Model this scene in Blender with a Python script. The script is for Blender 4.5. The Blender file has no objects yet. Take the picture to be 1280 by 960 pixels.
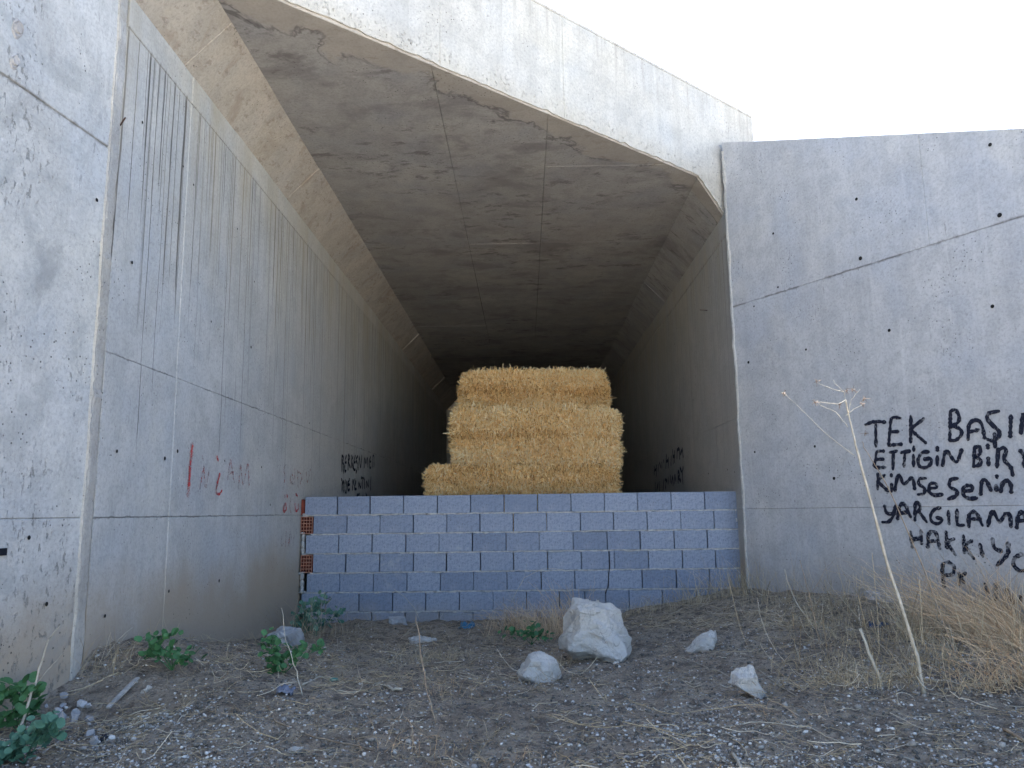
import bpy, math, random
import numpy as np
from mathutils import Vector, Matrix
R = np.random.RandomState(7)
random.seed(7)
sc = bpy.context.scene
C = sc.collection

# ---------------------------------------------------------------- camera
F_PX, PITCH, YAW, ROLL = 989.52, math.radians(9.1918), math.radians(-0.8613), math.radians(-0.7614)
fw = np.array([math.sin(YAW)*math.cos(PITCH), math.cos(YAW)*math.cos(PITCH), math.sin(PITCH)])
r0 = np.array([math.cos(YAW), -math.sin(YAW), 0.]); u0 = np.cross(r0, fw)
rt = math.cos(ROLL)*r0+math.sin(ROLL)*u0
up = -math.sin(ROLL)*r0+math.cos(ROLL)*u0
cam_d = bpy.data.cameras.new("camera"); cam = bpy.data.objects.new("camera", cam_d); C.objects.link(cam)
cam.matrix_world = Matrix(((rt[0], up[0], -fw[0], 0), (rt[1], up[1], -fw[1], 0), (rt[2], up[2], -fw[2], 0), (0, 0, 0, 1)))
cam_d.sensor_width = 36; cam_d.lens = 36*F_PX/1280; cam_d.clip_end = 3000; cam_d.clip_start = .05
sc.camera = cam
sc.render.resolution_x = 1024; sc.render.resolution_y = 768

# ---------------------------------------------------------------- light
SUN_EL, SUN_AZ = math.radians(43.5), math.radians(17)     # azimuth measured from +Y towards +X
world = bpy.data.worlds.new("World"); sc.world = world; world.use_nodes = True
wt = world.node_tree; bg = wt.nodes['Background']
sky = wt.nodes.new('ShaderNodeTexSky'); sky.sky_type = 'NISHITA'; sky.sun_disc = False
sky.sun_elevation = SUN_EL; sky.sun_rotation = SUN_AZ
sky.air_density = 0.7; sky.dust_density = 0.45; sky.ozone_density = 1.2
wt.links.new(sky.outputs[0], bg.inputs[0]); bg.inputs[1].default_value = 0.05
sd = bpy.data.lights.new("sun", 'SUN'); sd.energy = 5.0; sd.angle = math.radians(.53); sd.color = (1, .97, .93)
so = bpy.data.objects.new("sun", sd); C.objects.link(so)
sdir = Vector((math.sin(SUN_AZ)*math.cos(SUN_EL), math.cos(SUN_AZ)*math.cos(SUN_EL), math.sin(SUN_EL)))
so.rotation_euler = sdir.to_track_quat('Z', 'Y').to_euler(); so.location = (3, 20, 20)
sc.view_settings.view_transform = 'Standard'; sc.view_settings.look = 'None'
sc.view_settings.gamma = 1; sc.view_settings.exposure = 3.45
sc.render.engine = 'CYCLES'
sc.cycles.max_bounces = 10; sc.cycles.diffuse_bounces = 7

# ---------------------------------------------------------------- geometry helpers
def ray(x, y): return fw+(x-640)/F_PX*rt+(480-y)/F_PX*up
def hitX(x, y, X): d = ray(x, y); return d*(X/d[0])
def hitY(x, y, Y): d = ray(x, y); return d*(Y/d[1])
def hitZ(x, y, Z): d = ray(x, y); return d*(Z/d[2])
def hitP(x, y, o, n): d = ray(x, y); return d*(np.dot(o, n)/np.dot(d, n))

def link(name, me, mat=None, parent=None):
    o = bpy.data.objects.new(name, me); C.objects.link(o)
    if mat and not me.materials: me.materials.append(mat)
    if parent: o.parent = parent
    return o
def mesh(name, v, f, mat=None, parent=None, smooth=False, attr=None):
    me = bpy.data.meshes.new(name)
    v = np.asarray(v, dtype=np.float32)
    if isinstance(f, np.ndarray):
        n, k = f.shape
        me.vertices.add(len(v)); me.vertices.foreach_set('co', v.ravel())
        me.loops.add(n*k); me.loops.foreach_set('vertex_index', f.astype(np.int32).ravel())
        me.polygons.add(n); me.polygons.foreach_set('loop_start', np.arange(0, n*k, k, dtype=np.int32))
        me.polygons.foreach_set('loop_total', np.full(n, k, dtype=np.int32))
        me.update(calc_edges=True); me.validate()
    else:
        me.from_pydata([tuple(map(float, p)) for p in v], [], [tuple(q) for q in f]); me.update()
    if smooth: me.polygons.foreach_set('use_smooth', [True]*len(me.polygons))
    if attr is not None:
        a = me.attributes.new('tone', 'FLOAT', 'POINT'); a.data.foreach_set('value', np.asarray(attr, dtype=np.float32))
    return link(name, me, mat, parent)
def empty(name, loc, label=None, cat=None, group=None):
    o = bpy.data.objects.new(name, None); C.objects.link(o); o.location = loc; o.empty_display_size = .2
    if label: tag(o, label, cat, group)
    return o
def tag(o, label, cat, group=None):
    o['label'] = label; o['category'] = cat
    if group: o['group'] = group
    return o
def adopt(o, root):       # keep world-space vertices while hanging under an Empty at its own place
    o.parent = root; o.matrix_parent_inverse = Matrix.Translation(-Vector(root.location)); return o

def hsh(ix, iy, s): 
    h = np.sin(ix*127.1+iy*311.7+s*74.7)*43758.5453
    return h-np.floor(h)
def vnoise(x, y, s=0):
    ix, iy = np.floor(x), np.floor(y); fx, fy = x-ix, y-iy
    fx = fx*fx*(3-2*fx); fy = fy*fy*(3-2*fy)
    return (hsh(ix, iy, s)*(1-fx)+hsh(ix+1, iy, s)*fx)*(1-fy)+(hsh(ix, iy+1, s)*(1-fx)+hsh(ix+1, iy+1, s)*fx)*fy-.5
def fbm(x, y, o=4, s=0):
    t = 0; a = 1.
    for i in range(o): t = t+a*vnoise(x, y, s+i); x = x*2.03+5.1; y = y*2.03+1.7; a *= .5
    return t

def inset_poly(P, d):
    P = np.asarray(P, float); n = len(P)
    area = .5*sum(P[i][0]*P[(i+1) % n][1]-P[(i+1) % n][0]*P[i][1] for i in range(n))
    s = 1 if area > 0 else -1; out = []
    for i in range(n):
        a, b, c = P[i-1], P[i], P[(i+1) % n]
        e1 = (b-a)/(np.linalg.norm(b-a)+1e-9); e2 = (c-b)/(np.linalg.norm(c-b)+1e-9)
        n1 = np.array([-e1[1], e1[0]])*s; n2 = np.array([-e2[1], e2[0]])*s
        m = n1+n2; m /= max(np.dot(m, m)/2, .35)
        out.append(b+m*d)
    return np.array(out), s
def clip(P, a, b, c):      # keep a*u+b*v >= c
    out = []
    for i in range(len(P)):
        p, q = P[i], P[(i+1) % len(P)]
        dp = a*p[0]+b*p[1]-c; dq = a*q[0]+b*q[1]-c
        if dp >= 0: out.append(p)
        if dp*dq < 0:
            t = dp/(dp-dq); out.append((p[0]+(q[0]-p[0])*t, p[1]+(q[1]-p[1])*t))
    return out
def panel(name, fr, poly, off, thick, mat, root, ins=.006, dep=.006, back=None):
    O, U, V, Nn = fr
    P, s = inset_poly(poly, .0008); I, _ = inset_poly(poly, ins)
    if s < 0: P = P[::-1]; I = I[::-1]
    n = len(P)
    flip = np.dot(np.cross(U, V), Nn) < 0
    v = [O+U*p[0]+V*p[1]+(Nn*(off-thick) if back is None else back) for p in P]+[O+U*p[0]+V*p[1]+Nn*(off-dep) for p in P]+[O+U*p[0]+V*p[1]+Nn*off for p in I]
    f = [list(range(2*n, 3*n)), list(range(n-1, -1, -1))]
    for i in range(n):
        j = (i+1) % n
        f.append([i, j, n+j, n+i]); f.append([n+i, n+j, 2*n+j, 2*n+i])
    if flip: f = [q[::-1] for q in f]
    o = mesh(name, v, f, mat); adopt(o, root); return o
def boxv(x0, x1, y0, y1, z0, z1):
    v = [(x, y, z) for z in (z0, z1) for y in (y0, y1) for x in (x0, x1)]
    f = [(0, 2, 3, 1), (4, 5, 7, 6), (0, 1, 5, 4), (2, 6, 7, 3), (0, 4, 6, 2), (1, 3, 7, 5)]
    return v, f
def box(name, x0, x1, y0, y1, z0, z1, mat, root=None):
    v, f = boxv(x0, x1, y0, y1, z0, z1); o = mesh(name, v, f, mat)
    return adopt(o, root) if root else o

def tubes(P, rad, sides=3):
    """P (N,K,3), rad (N,K) -> verts, quads"""
    P = np.asarray(P, float); N_, K, _ = P.shape
    T = np.gradient(P, axis=1); T /= np.linalg.norm(T, axis=2, keepdims=True)+1e-9
    A = np.where(np.abs(T[..., 2:3]) < .9, np.array([0, 0, 1.]), np.array([1., 0, 0]))
    B = np.cross(T, A); B /= np.linalg.norm(B, axis=2, keepdims=True)+1e-9
    D = np.cross(T, B)
    an = np.arange(sides)/sides*2*np.pi
    V = P[:, :, None, :]+np.asarray(rad)[:, :, None, None]*(B[:, :, None, :]*np.cos(an)[None, None, :, None]+D[:, :, None, :]*np.sin(an)[None, None, :, None])
    base = (np.arange(N_)*K*sides)[:, None, None]+(np.arange(K-1)*sides)[None, :, None]
    i = np.arange(sides)[None, None, :]; j = (i+1) % sides
    q = np.stack([base+i, base+j, base+sides+j, base+sides+i], -1).reshape(-1, 4)
    return V.reshape(-1, 3), q
def tube_obj(name, pts, r0_, r1_, mat, root=None, sides=6, wob=0):
    P = np.array(pts, float)
    if len(P) > 2 or wob:
        t = np.linspace(0, len(P)-1, (len(P)-1)*4+1)
        Q = np.stack([np.interp(t, range(len(P)), P[:, k]) for k in range(3)], 1)
        if wob: Q[1:-1] += R.normal(0, wob, Q[1:-1].shape)
        P = Q
    rad = np.linspace(r0_, r1_, len(P))*(1+R.uniform(-.12, .12, len(P)))
    v, q = tubes(P[None], rad[None], sides)
    n = len(v); f = [tuple(a) for a in q]+[tuple(range(sides))[::-1], tuple(range(n-sides, n))]
    o = mesh(name, v, f, mat, smooth=True)
    return adopt(o, root) if root else o

# ---------------------------------------------------------------- materials
class NT:
    def __init__(s, name, rough=.9, spec=.25):
        s.m = bpy.data.materials.new(name); s.m.use_nodes = True; s.t = s.m.node_tree
        s.b = s.t.nodes['Principled BSDF']; s.b.inputs['Roughness'].default_value = rough
        s.b.inputs['Specular IOR Level'].default_value = spec
        s.co = s.t.nodes.new('ShaderNodeTexCoord').outputs['Object']
    def put(s, sock, v):
        if isinstance(v, bpy.types.NodeSocket): s.t.links.new(v, sock)
        elif isinstance(v, (tuple, list)) and len(v) == 3 and sock.type == 'RGBA': sock.default_value = (*v, 1)
        else: sock.default_value = v
    def mp(s, sc_=(1, 1, 1), rot=(0, 0, 0), loc=(0, 0, 0), v=None):
        n = s.t.nodes.new('ShaderNodeMapping'); s.put(n.inputs[0], v or s.co)
        n.inputs['Scale'].default_value = sc_; n.inputs['Rotation'].default_value = rot; n.inputs['Location'].default_value = loc
        return n.outputs[0]
    def noise(s, scale, detail=4, rough=.55, v=None, dist=0, out='Fac'):
        n = s.t.nodes.new('ShaderNodeTexNoise'); s.put(n.inputs['Vector'], v or s.co)
        n.inputs['Scale'].default_value = scale; n.inputs['Detail'].default_value = detail
        n.inputs['Roughness'].default_value = rough; n.inputs['Distortion'].default_value = dist
        return n.outputs[out]
    def voro(s, scale, v=None, feat='F1', rnd=1, out='Distance'):
        n = s.t.nodes.new('ShaderNodeTexVoronoi'); n.feature = feat; s.put(n.inputs['Vector'], v or s.co)
        n.inputs['Scale'].default_value = scale; n.inputs['Randomness'].default_value = rnd
        return n.outputs[out]
    def ma(s, op, a, b=0., c=None):
        n = s.t.nodes.new('ShaderNodeMath'); n.operation = op; s.put(n.inputs[0], a); s.put(n.inputs[1], b)
        if c is not None: s.put(n.inputs[2], c)
        return n.outputs[0]
    def rng(s, x, a, b, c=0., d=1., smooth=True):
        n = s.t.nodes.new('ShaderNodeMapRange'); n.interpolation_type = 'SMOOTHSTEP' if smooth else 'LINEAR'
        for k, v in zip(('Value', 'From Min', 'From Max', 'To Min', 'To Max'), (x, a, b, c, d)): s.put(n.inputs[k], v)
        return n.outputs[0]
    def mix(s, f, a, b, mode='MIX'):
        n = s.t.nodes.new('ShaderNodeMix'); n.data_type = 'RGBA'; n.blend_type = mode
        s.put(n.inputs[0], f); s.put(n.inputs[6], a); s.put(n.inputs[7], b); return n.outputs[2]
    def xyz(s, v=None):
        n = s.t.nodes.new('ShaderNodeSeparateXYZ'); s.put(n.inputs[0], v or s.co); return n.outputs
    def comb(s, x=0., y=0., z=0.):
        n = s.t.nodes.new('ShaderNodeCombineXYZ')
        for i, k in enumerate((x, y, z)): s.put(n.inputs[i], k)
        return n.outputs[0]
    def bump(s, h, strength=.5, dist=.01, nrm=None):
        n = s.t.nodes.new('ShaderNodeBump'); s.put(n.inputs['Height'], h)
        n.inputs['Strength'].default_value = strength; n.inputs['Distance'].default_value = dist
        if nrm: s.put(n.inputs['Normal'], nrm)
        s.t.links.new(n.outputs[0], s.b.inputs['Normal']); return n.outputs[0]
    def col(s, c): s.put(s.b.inputs['Base Color'], c); return s.m
    def attr(s, name='tone'):
        n = s.t.nodes.new('ShaderNodeAttribute'); n.attribute_name = name; return n.outputs['Fac']
    def objrand(s):
        return s.t.nodes.new('ShaderNodeObjectInfo').outputs['Random']

MA, MM = 6.76, .87       # mouth line: Y = MA + MM*X
XL, XR = -2.54, 2.36
ZT, ZC = 3.38, 3.73      # top of wall, ceiling
ZB = -2.2

def concrete(name, c0, c1, kind='wall'):
    n = NT(name, .88, .3)
    x, y, z = n.xyz()[0:3]
    big = n.noise(.9, 5, .6, dist=.6)
    med = n.noise(4.5, 7, .62, dist=.3)
    fine = n.noise(45, 6, .7)
    c = n.mix(n.rng(big, .33, .68), c0, c1)
    c = n.mix(n.rng(med, .42, .62, 0, .45), c, tuple(k*.80 for k in c0))
    # soft bluish and warm cloudiness of the cement skin
    c = n.mix(n.rng(n.noise(1.7, 3, .5, n.mp(loc=(3, 1, 7))), .45, .7, 0, .35), c, (c0[0]*.86, c0[1]*.95, c0[2]*1.1))
    c = n.mix(n.rng(n.noise(1.3, 5, .6, n.mp(loc=(9, 4, 2))), .5, .72, 0, .4), c, (c1[0]*1.12, c1[1]*1.09, c1[2]*1.0))
    grit = n.noise(24, 5, .8)
    c = n.mix(n.rng(fine, .42, .68, .0, .30), c, (.15, .15, .15))
    c = n.mix(n.rng(grit, .56, .70, 0, .45), c, (.19, .185, .18))
    c = n.mix(n.rng(grit, .42, .30, 0, .35), c, tuple(min(.8, k*1.35) for k in c1))
    scr = n.noise(1, 4, .75, n.mp((30, 30, 6), rot=(.5, .3, .2)))
    c = n.mix(n.ma('MULTIPLY', n.rng(scr, .62, .70), n.rng(n.noise(1.8, 3, .5, n.mp(loc=(8, 2, 4))), .48, .6, 0, .6)), c, (.16, .155, .15))
    holes = n.voro(26); hm = n.noise(2.2, 3)
    hole = n.ma('MULTIPLY', n.rng(holes, .17, .09), n.rng(hm, .52, .6))
    hole2 = n.ma('MULTIPLY', n.rng(n.voro(15, n.mp(loc=(2, 2, 2))), .055, .03), n.rng(n.noise(1.2, 2), .42, .5))
    hole = n.ma('MAXIMUM', hole, hole2)
    hgt = n.ma('ADD', n.ma('MULTIPLY', med, .6), n.ma('ADD', n.ma('MULTIPLY', fine, .18), n.ma('MULTIPLY', grit, .35)))
    hgt = n.ma('SUBTRACT', hgt, n.ma('MULTIPLY', hole, .55))
    if kind in ('left', 'wall', 'wingl', 'right', 'head'):
        vs = n.noise(1, 5, .65, n.mp((9, 9, .35)))
        c = n.mix(n.rng(vs, .42, .72, 0, .30), c, tuple(k*.72 for k in c0))
        vl = n.noise(1, 3, .6, n.mp((22, 22, .5), loc=(4, 4, 0)))
        c = n.mix(n.rng(vl, .58, .75, 0, .2), c, tuple(min(1, k*1.25) for k in c1))
    if kind == 'left' or kind == 'right':
        st = 1. if kind == 'left' else .55
        # drip stains that start under the top lift and run down, each its own length
        for fr_, off, lo, amp, sh in ((26, 0, .565, 2.2, .95), (60, 7, .575, 1.5, .9), (40, 13, .58, 2.9, .9), (7, 3, .58, 3.4, .3)):
            wob = n.ma('MULTIPLY', n.noise(1.2, 2, .5, n.mp((1, 1, 1), loc=(off, 0, 0))), .05)
            yy = n.ma('ADD', y, wob)
            s1 = n.noise(1, 3, .5, n.comb(off, n.ma('MULTIPLY', yy, fr_), 0.))
            ln = n.noise(1, 2, .5, n.comb(off+9, n.ma('MULTIPLY', y, fr_*.45), 0.))
            lim = n.ma('SUBTRACT', 3.18, n.ma('MULTIPLY', n.rng(ln, .34, .66), amp))
            m = n.ma('MULTIPLY', n.rng(s1, lo, lo+.05), n.rng(n.ma('SUBTRACT', z, lim), 0, .25))
            m = n.ma('MULTIPLY', m, n.rng(z, 3.2, 3.12))
            c = n.mix(n.ma('MULTIPLY', m, sh*st), c, (.085, .08, .075))
        # ochre wash under the top joint
        c = n.mix(n.ma('MULTIPLY', n.rng(z, 1.2, 3.3), n.rng(n.noise(1, 3, .5, n.mp((3, 3, .6))), .35, .7, 0., .5)), c, (.42, .36, .25))
        c = n.mix(n.rng(y, 6.5, 9.5, 0, .3), c, (.44, .40, .32))
    if kind in ('left', 'right', 'wall', 'wingl') and name != 'concrete_seal':
        # soil splash, its edge follows a noise of its own
        hgtn = n.ma('ADD', z, n.ma('MULTIPLY', n.noise(1.4, 4, .6), -.9))
        c = n.mix(n.rng(hgtn, -.62, -1.25, 0, .85 if kind != 'wall' else .4), c, (.38, .31, .225))
    if kind in ('wall', 'wingl', 'left') and name != 'concrete_seal':
        for zz, ww_ in ((2.25, .022), (1.0, .010), (0., .008)):
            if (kind == 'left') == (zz == 2.25): continue
            dz = n.ma('ABSOLUTE', n.ma('ADD', n.ma('SUBTRACT', z, zz), n.ma('MULTIPLY', n.ma('SUBTRACT', n.noise(7, 4, .7), .5), .05)))
            c = n.mix(n.ma('MULTIPLY', n.rng(dz, ww_, 0.), n.rng(n.noise(3, 4, .7, n.mp(loc=(zz, 2, 5))), .42, .6, 0, .75)), c, (.13, .125, .12))
    if kind == 'wingl':
        bl = n.noise(1.1, 6, .7, n.mp(loc=(1, 5, 3)), dist=1.2)
        c = n.mix(n.rng(bl, .50, .62, 0, .4), c, (.26, .275, .27)); c = n.mix(n.rng(n.noise(2.6, 7, .75, n.mp((1, 1, .7), loc=(7, 7, 7)), dist=.6), .55, .68, 0, .4), c, (.22, .225, .22))
        pit = n.noise(28, 5, .75, n.mp((1, 1, .5)))
        pm = n.rng(n.noise(1.5, 3, .5, n.mp(loc=(6, 6, 1))), .48, .6)
        pp = n.ma('MULTIPLY', n.rng(pit, .43, .36), pm)
        c = n.mix(n.ma('MULTIPLY', pp, .6), c, (.18, .18, .17))
        hgt = n.ma('SUBTRACT', hgt, n.ma('MULTIPLY', pp, .6))
    if kind == 'head':
        pit = n.noise(30, 5, .75)
        low = n.rng(n.ma('ADD', z, n.ma('MULTIPLY', n.noise(3, 3), .3)), 4.15, 3.9)
        pp = n.ma('MULTIPLY', n.rng(pit, .42, .36), low)
        c = n.mix(n.ma('MULTIPLY', pp, .6), c, (.25, .22, .18))
        hgt = n.ma('SUBTRACT', hgt, pp)
        c = n.mix(n.ma('MULTIPLY', low, .25), c, (.50, .43, .31))
        tops = n.noise(1, 3, .6, n.mp((16, 16, .6)))
        c = n.mix(n.ma('MULTIPLY', n.rng(tops, .52, .7), n.rng(z, 4.2, 4.8, 0, .5)), c, (.30, .27, .24))
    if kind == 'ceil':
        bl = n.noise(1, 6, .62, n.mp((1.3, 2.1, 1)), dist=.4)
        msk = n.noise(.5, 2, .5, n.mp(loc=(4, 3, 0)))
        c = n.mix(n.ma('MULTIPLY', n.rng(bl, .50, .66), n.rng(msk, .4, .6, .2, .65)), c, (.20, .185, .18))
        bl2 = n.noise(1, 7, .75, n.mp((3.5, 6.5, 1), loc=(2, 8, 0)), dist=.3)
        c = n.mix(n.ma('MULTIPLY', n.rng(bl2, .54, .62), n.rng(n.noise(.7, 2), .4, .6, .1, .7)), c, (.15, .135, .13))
        # tide line running roughly along the mouth
        d = n.ma('SUBTRACT', y, n.ma('ADD', MA, n.ma('MULTIPLY', x, MM)))
        w = n.ma('MULTIPLY', n.ma('SUBTRACT', n.noise(1.6, 5, .65, dist=.6), .5), 1.7)
        dd = n.ma('ADD', d, w)
        line = n.rng(n.ma('ABSOLUTE', n.ma('SUBTRACT', dd, .42)), .07, .0)
        c = n.mix(n.ma('MULTIPLY', line, n.rng(n.noise(2.3, 3), .40, .62, .0, .6)), c, (.055, .05, .05))
        c = n.mix(n.rng(n.ma('ADD', d, n.ma('MULTIPLY', w, .8)), .45, .3, 0, .35), c, (.48, .41, .32))
    if kind == 'haunch':
        sp = n.noise(14, 5, .7, n.mp((1, .6, 1)))
        c = n.mix(n.rng(sp, .56, .64, 0, .4), c, (.17, .13, .10))
        sp2 = n.noise(2.5, 5, .65, dist=.8)
        c = n.mix(n.rng(sp2, .52, .7, 0, .5), c, (.27, .21, .155))
    c = n.mix(n.ma('MULTIPLY', hole, .8), c, (.07, .065, .06))
    n.bump(hgt, .7, .014)
    return n.col(c)

M_left = concrete('concrete_left', (.47, .47, .45), (.56, .555, .53), 'left')
M_right = concrete('concrete_right', (.44, .43, .41), (.52, .505, .48), 'right')
M_wing = concrete('concrete_wing', (.46, .455, .455), (.54, .53, .52), 'wall')
M_wingl = concrete('concrete_wing_left', (.47, .47, .45), (.58, .575, .55), 'wingl')
M_head = concrete('concrete_headwall', (.50, .48, .435), (.58, .56, .51), 'head')
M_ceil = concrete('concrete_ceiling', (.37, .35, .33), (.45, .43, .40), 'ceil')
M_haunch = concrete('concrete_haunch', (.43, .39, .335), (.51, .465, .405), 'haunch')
M_seal = concrete('concrete_seal', (.40, .38, .34), (.52, .50, .46), 'wall')

def simple(name, c, c2=None, scale=8, rough=.9, bscale=60, bs=.4, bd=.004, spec=.2):
    n = NT(name, rough, spec)
    k = n.mix(n.rng(n.noise(scale, 5, .6), .35, .65), c, c2 or tuple(q*.7 for q in c))
    n.bump(n.noise(bscale, 4, .6), bs, bd); return n.col(k)
def toned(name, stops, rough=.9, transl=0):
    n = NT(name, rough, .2); t = n.attr()
    r = n.t.nodes.new('ShaderNodeValToRGB'); n.put(r.inputs[0], t)
    el = r.color_ramp.elements
    while len(el) < len(stops): el.new(.5)
    for e, (p, c) in zip(el, stops): e.position = p; e.color = (*c, 1)
    if transl: n.b.inputs['Subsurface Weight'].default_value = 0
    return n.col(r.outputs[0])

M_dark = simple('dark_void', (.02, .02, .02))
M_rust = simple('rusty_steel', (.09, .05, .035), rough=.8)
# blocks: pale blue-grey pumice concrete, each one its own tone
n = NT('pumice_block', .95, .15); rr = n.objrand(); wv = n.t.nodes.new('ShaderNodeNewGeometry').outputs['Position']; wz = n.xyz(wv)[2]
c = n.mix(rr, (.230, .265, .335), (.325, .36, .43))
gr = n.noise(38, 5, .8); c = n.mix(n.rng(gr, .42, .64, 0, .6), c, (.13, .15, .20))
c = n.mix(n.rng(n.noise(7, 4, .6), .5, .7, 0, .35), c, (.36, .38, .43))
c = n.mix(n.ma('MULTIPLY', n.rng(n.voro(34), .17, .09), .75), c, (.09, .10, .13))
c = n.mix(n.rng(n.ma('ADD', wz, n.ma('MULTIPLY', n.noise(3, 5, .65, wv), .5)), -.62, -.95, 0, .5), c, (.34, .29, .23))
c = n.mix(n.rng(n.noise(2.6, 6, .7, wv, dist=.5), .60, .72, 0, .55), c, (.44, .44, .44))
n.bump(n.ma('ADD', n.noise(120, 4, .8), n.ma('MULTIPLY', n.noise(20, 3), .7)), .7, .006); M_block = n.col(c)
M_mortar = simple('mortar', (.50, .48, .45), (.32, .31, .30), 14, bscale=50, bs=.9, bd=.01)
M_mortarw = simple('mortar_pale', (.56, .55, .52), (.40, .39, .37), 14, bscale=50, bs=.9, bd=.01)
M_clay = simple('fired_clay', (.30, .075, .045), (.20, .05, .035), 12)  # clay darkened overall so the brick holes read as shaded
M_clayd = simple('dusty_lit_clay', (.50, .26, .18), (.40, .17, .11), 20)  # dusty front rims, kept light against the shade coloured into the holes
# soil
n = NT('soil', .97, .1)
c = n.mix(n.rng(n.noise(1.3, 5, .6), .35, .65), (.43, .35, .265), (.52, .435, .335))
c = n.mix(n.rng(n.noise(9, 6, .7), .45, .62, 0, .7), c, (.15, .12, .095))
c = n.mix(n.rng(n.noise(45, 5, .75), .52, .62, 0, .6), c, (.10, .085, .068)); c = n.mix(n.rng(n.noise(55, 4, .7, n.mp(loc=(5, 5, 5))), .58, .66, 0, .6), c, (.48, .43, .36))
c = n.mix(n.rng(n.voro(120), .25, .12, 0, .5), c, (.42, .40, .37))
far = n.ma('ADD', n.xyz()[1], n.ma('MULTIPLY', n.noise(.3, 3), 2.))
c = n.mix(n.rng(far, 2.2, .5), c, n.mix(n.noise(.6, 5, .6), (.60, .56, .50), (.50, .47, .42)))  # unseen ground behind the camera, paled to bounce sunlight onto the shaded walls
n.bump(n.ma('ADD', n.noise(32, 7, .8), n.ma('MULTIPLY', n.voro(60), -.6)), 1., .04); M_soil = n.col(c)
M_peb = toned('pebbles', [(0, (.11, .10, .085)), (.35, (.24, .215, .18)), (.7, (.42, .39, .345)), (1, (.68, .65, .60))])
M_grass = toned('dry_grass', [(0, (.22, .16, .09)), (.4, (.46, .36, .22)), (.8, (.62, .50, .33)), (1, (.74, .65, .50))], .8)
M_reed = toned('orange_dry_grass', [(0, (.30, .18, .10)), (.5, (.60, .41, .24)), (1, (.74, .58, .39))], .8)
M_straw = toned('straw', [(0, (.42, .21, .06)), (.28, (.86, .54, .21)), (.6, (.95, .70, .34)), (1, (.97, .86, .58))], .6)
n = NT('straw_core', .9, .1)
c = n.mix(n.noise(60, 4, .7, n.mp((1, 1, .25))), (.55, .33, .13), (.85, .60, .28)); n.bump(n.noise(70, 4, .8, n.mp((1, 1, .3))), 1, .03); M_core = n.col(c)
M_stem = simple('bleached_stem', (.52, .47, .38), (.40, .35, .27), 30)
M_twig = simple('brown_twig', (.23, .17, .12), (.34, .27, .19), 30)
M_seed = simple('seed_head', (.25, .18, .12), (.16, .11, .08), 60)
def leafm(name, a, b):
    n = NT(name, .55, .35); c = n.mix(n.objrand(), a, b)
    c = n.mix(n.rng(n.noise(40, 3), .4, .7, 0, .3), c, tuple(k*1.6 for k in b)); return n.col(c)
M_leaf = leafm('leaf_green', (.035, .105, .035), (.065, .17, .06))
M_leafb = leafm('leaf_blue_green', (.05, .13, .085), (.09, .20, .13))
n = NT('limestone', .9, .2)
c = n.mix(n.rng(n.noise(4, 6, .6), .35, .68), (.66, .63, .575), (.78, .75, .70))
c = n.mix(n.rng(n.noise(2.2, 5, .6, dist=1.0), .55, .72, 0, .6), c, (.56, .45, .33))
c = n.mix(n.rng(n.noise(30, 5, .7), .55, .7, 0, .35), c, (.42, .39, .35))
c = n.mix(n.rng(n.ma('ADD', n.xyz()[2], n.ma('MULTIPLY', n.noise(9, 4, .6), .10)), .10, .04, 0, .55), c, (.36, .29, .21))
cr = n.voro(5.5, feat='DISTANCE_TO_EDGE', v=n.noise(2.5, 3, .5, out='Color'))
c = n.mix(n.rng(cr, .012, .0, 0, .6), c, (.22, .18, .15))
n.bump(n.ma('ADD', n.noise(14, 8, .75), n.ma('MULTIPLY', n.noise(4, 5, .6, dist=.7), 1.6)), 1., .05); M_rock = n.col(c)
M_rockg = simple('grey_stone', (.45, .44, .43), (.33, .32, .31), 6, bscale=30, bs=.8, bd=.01)
def paint(name, c, lo, hi, sc_=60):
    n = NT(name, .6, .3); n.col(c)
    tr = n.t.nodes.new('ShaderNodeBsdfTransparent'); mx = n.t.nodes.new('ShaderNodeMixShader')
    n.put(mx.inputs[0], n.ma('MULTIPLY', n.rng(n.noise(sc_, 5, .7), lo, hi), n.rng(n.noise(14, 3, .6), lo-.02, hi+.02, .35, 1))); n.t.links.new(tr.outputs[0], mx.inputs[1]); n.t.links.new(n.b.outputs[0], mx.inputs[2])
    n.t.links.new(mx.outputs[0], n.t.nodes['Material Output'].inputs[0]); return n.m
M_pblack = paint('black_paint', (.012, .014, .028), .30, .44)
M_pblackw = paint('black_paint_worn', (.012, .014, .028), .34, .50)
M_pblacks = paint('black_paint_solid', (.012, .014, .028), .15, .28)
M_pred = paint('red_paint', (.55, .035, .04), .36, .52)
M_predw = paint('red_paint_worn', (.45, .08, .08), .43, .60)
M_redmist = paint('red_overspray', (.62, .18, .16), .42, .62, 90)

# ---------------------------------------------------------------- ground
ey = np.array([0., 0, 0])
WD = np.array([.505, -.863, 0.]); WD /= np.linalg.norm(WD)          # right wing runs towards the viewer
WO = np.array([XR, 8.74, 0.]); WN = np.array([WD[1], -WD[0], 0.])       # facing the opening
LD = np.array([-.13, -.9915, 0.]); LO = np.array([XL, 4.50, 0.]); LN = np.array([-LD[1], LD[0], 0.]); 
pts = []
for px, py in ((378, 782), (450, 777), (550, 776), (640, 774), (700, 772), (760, 768), (825, 756), (880, 745), (925, 737)): pts.append(hitY(px, py, 8.98))
for px, py in ((121, 809), (200, 804), (300, 803), (350, 790)): pts.append(hitX(px, py, XL))
for px, py in ((97, 838), (60, 866), (30, 895)): pts.append(hitP(px, py, LO, LN))
for px, py in ((945, 738), (1030, 741), (1100, 752), (1200, 768), (1280, 790)): pts.append(hitP(px, py, WO, WN))
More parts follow.
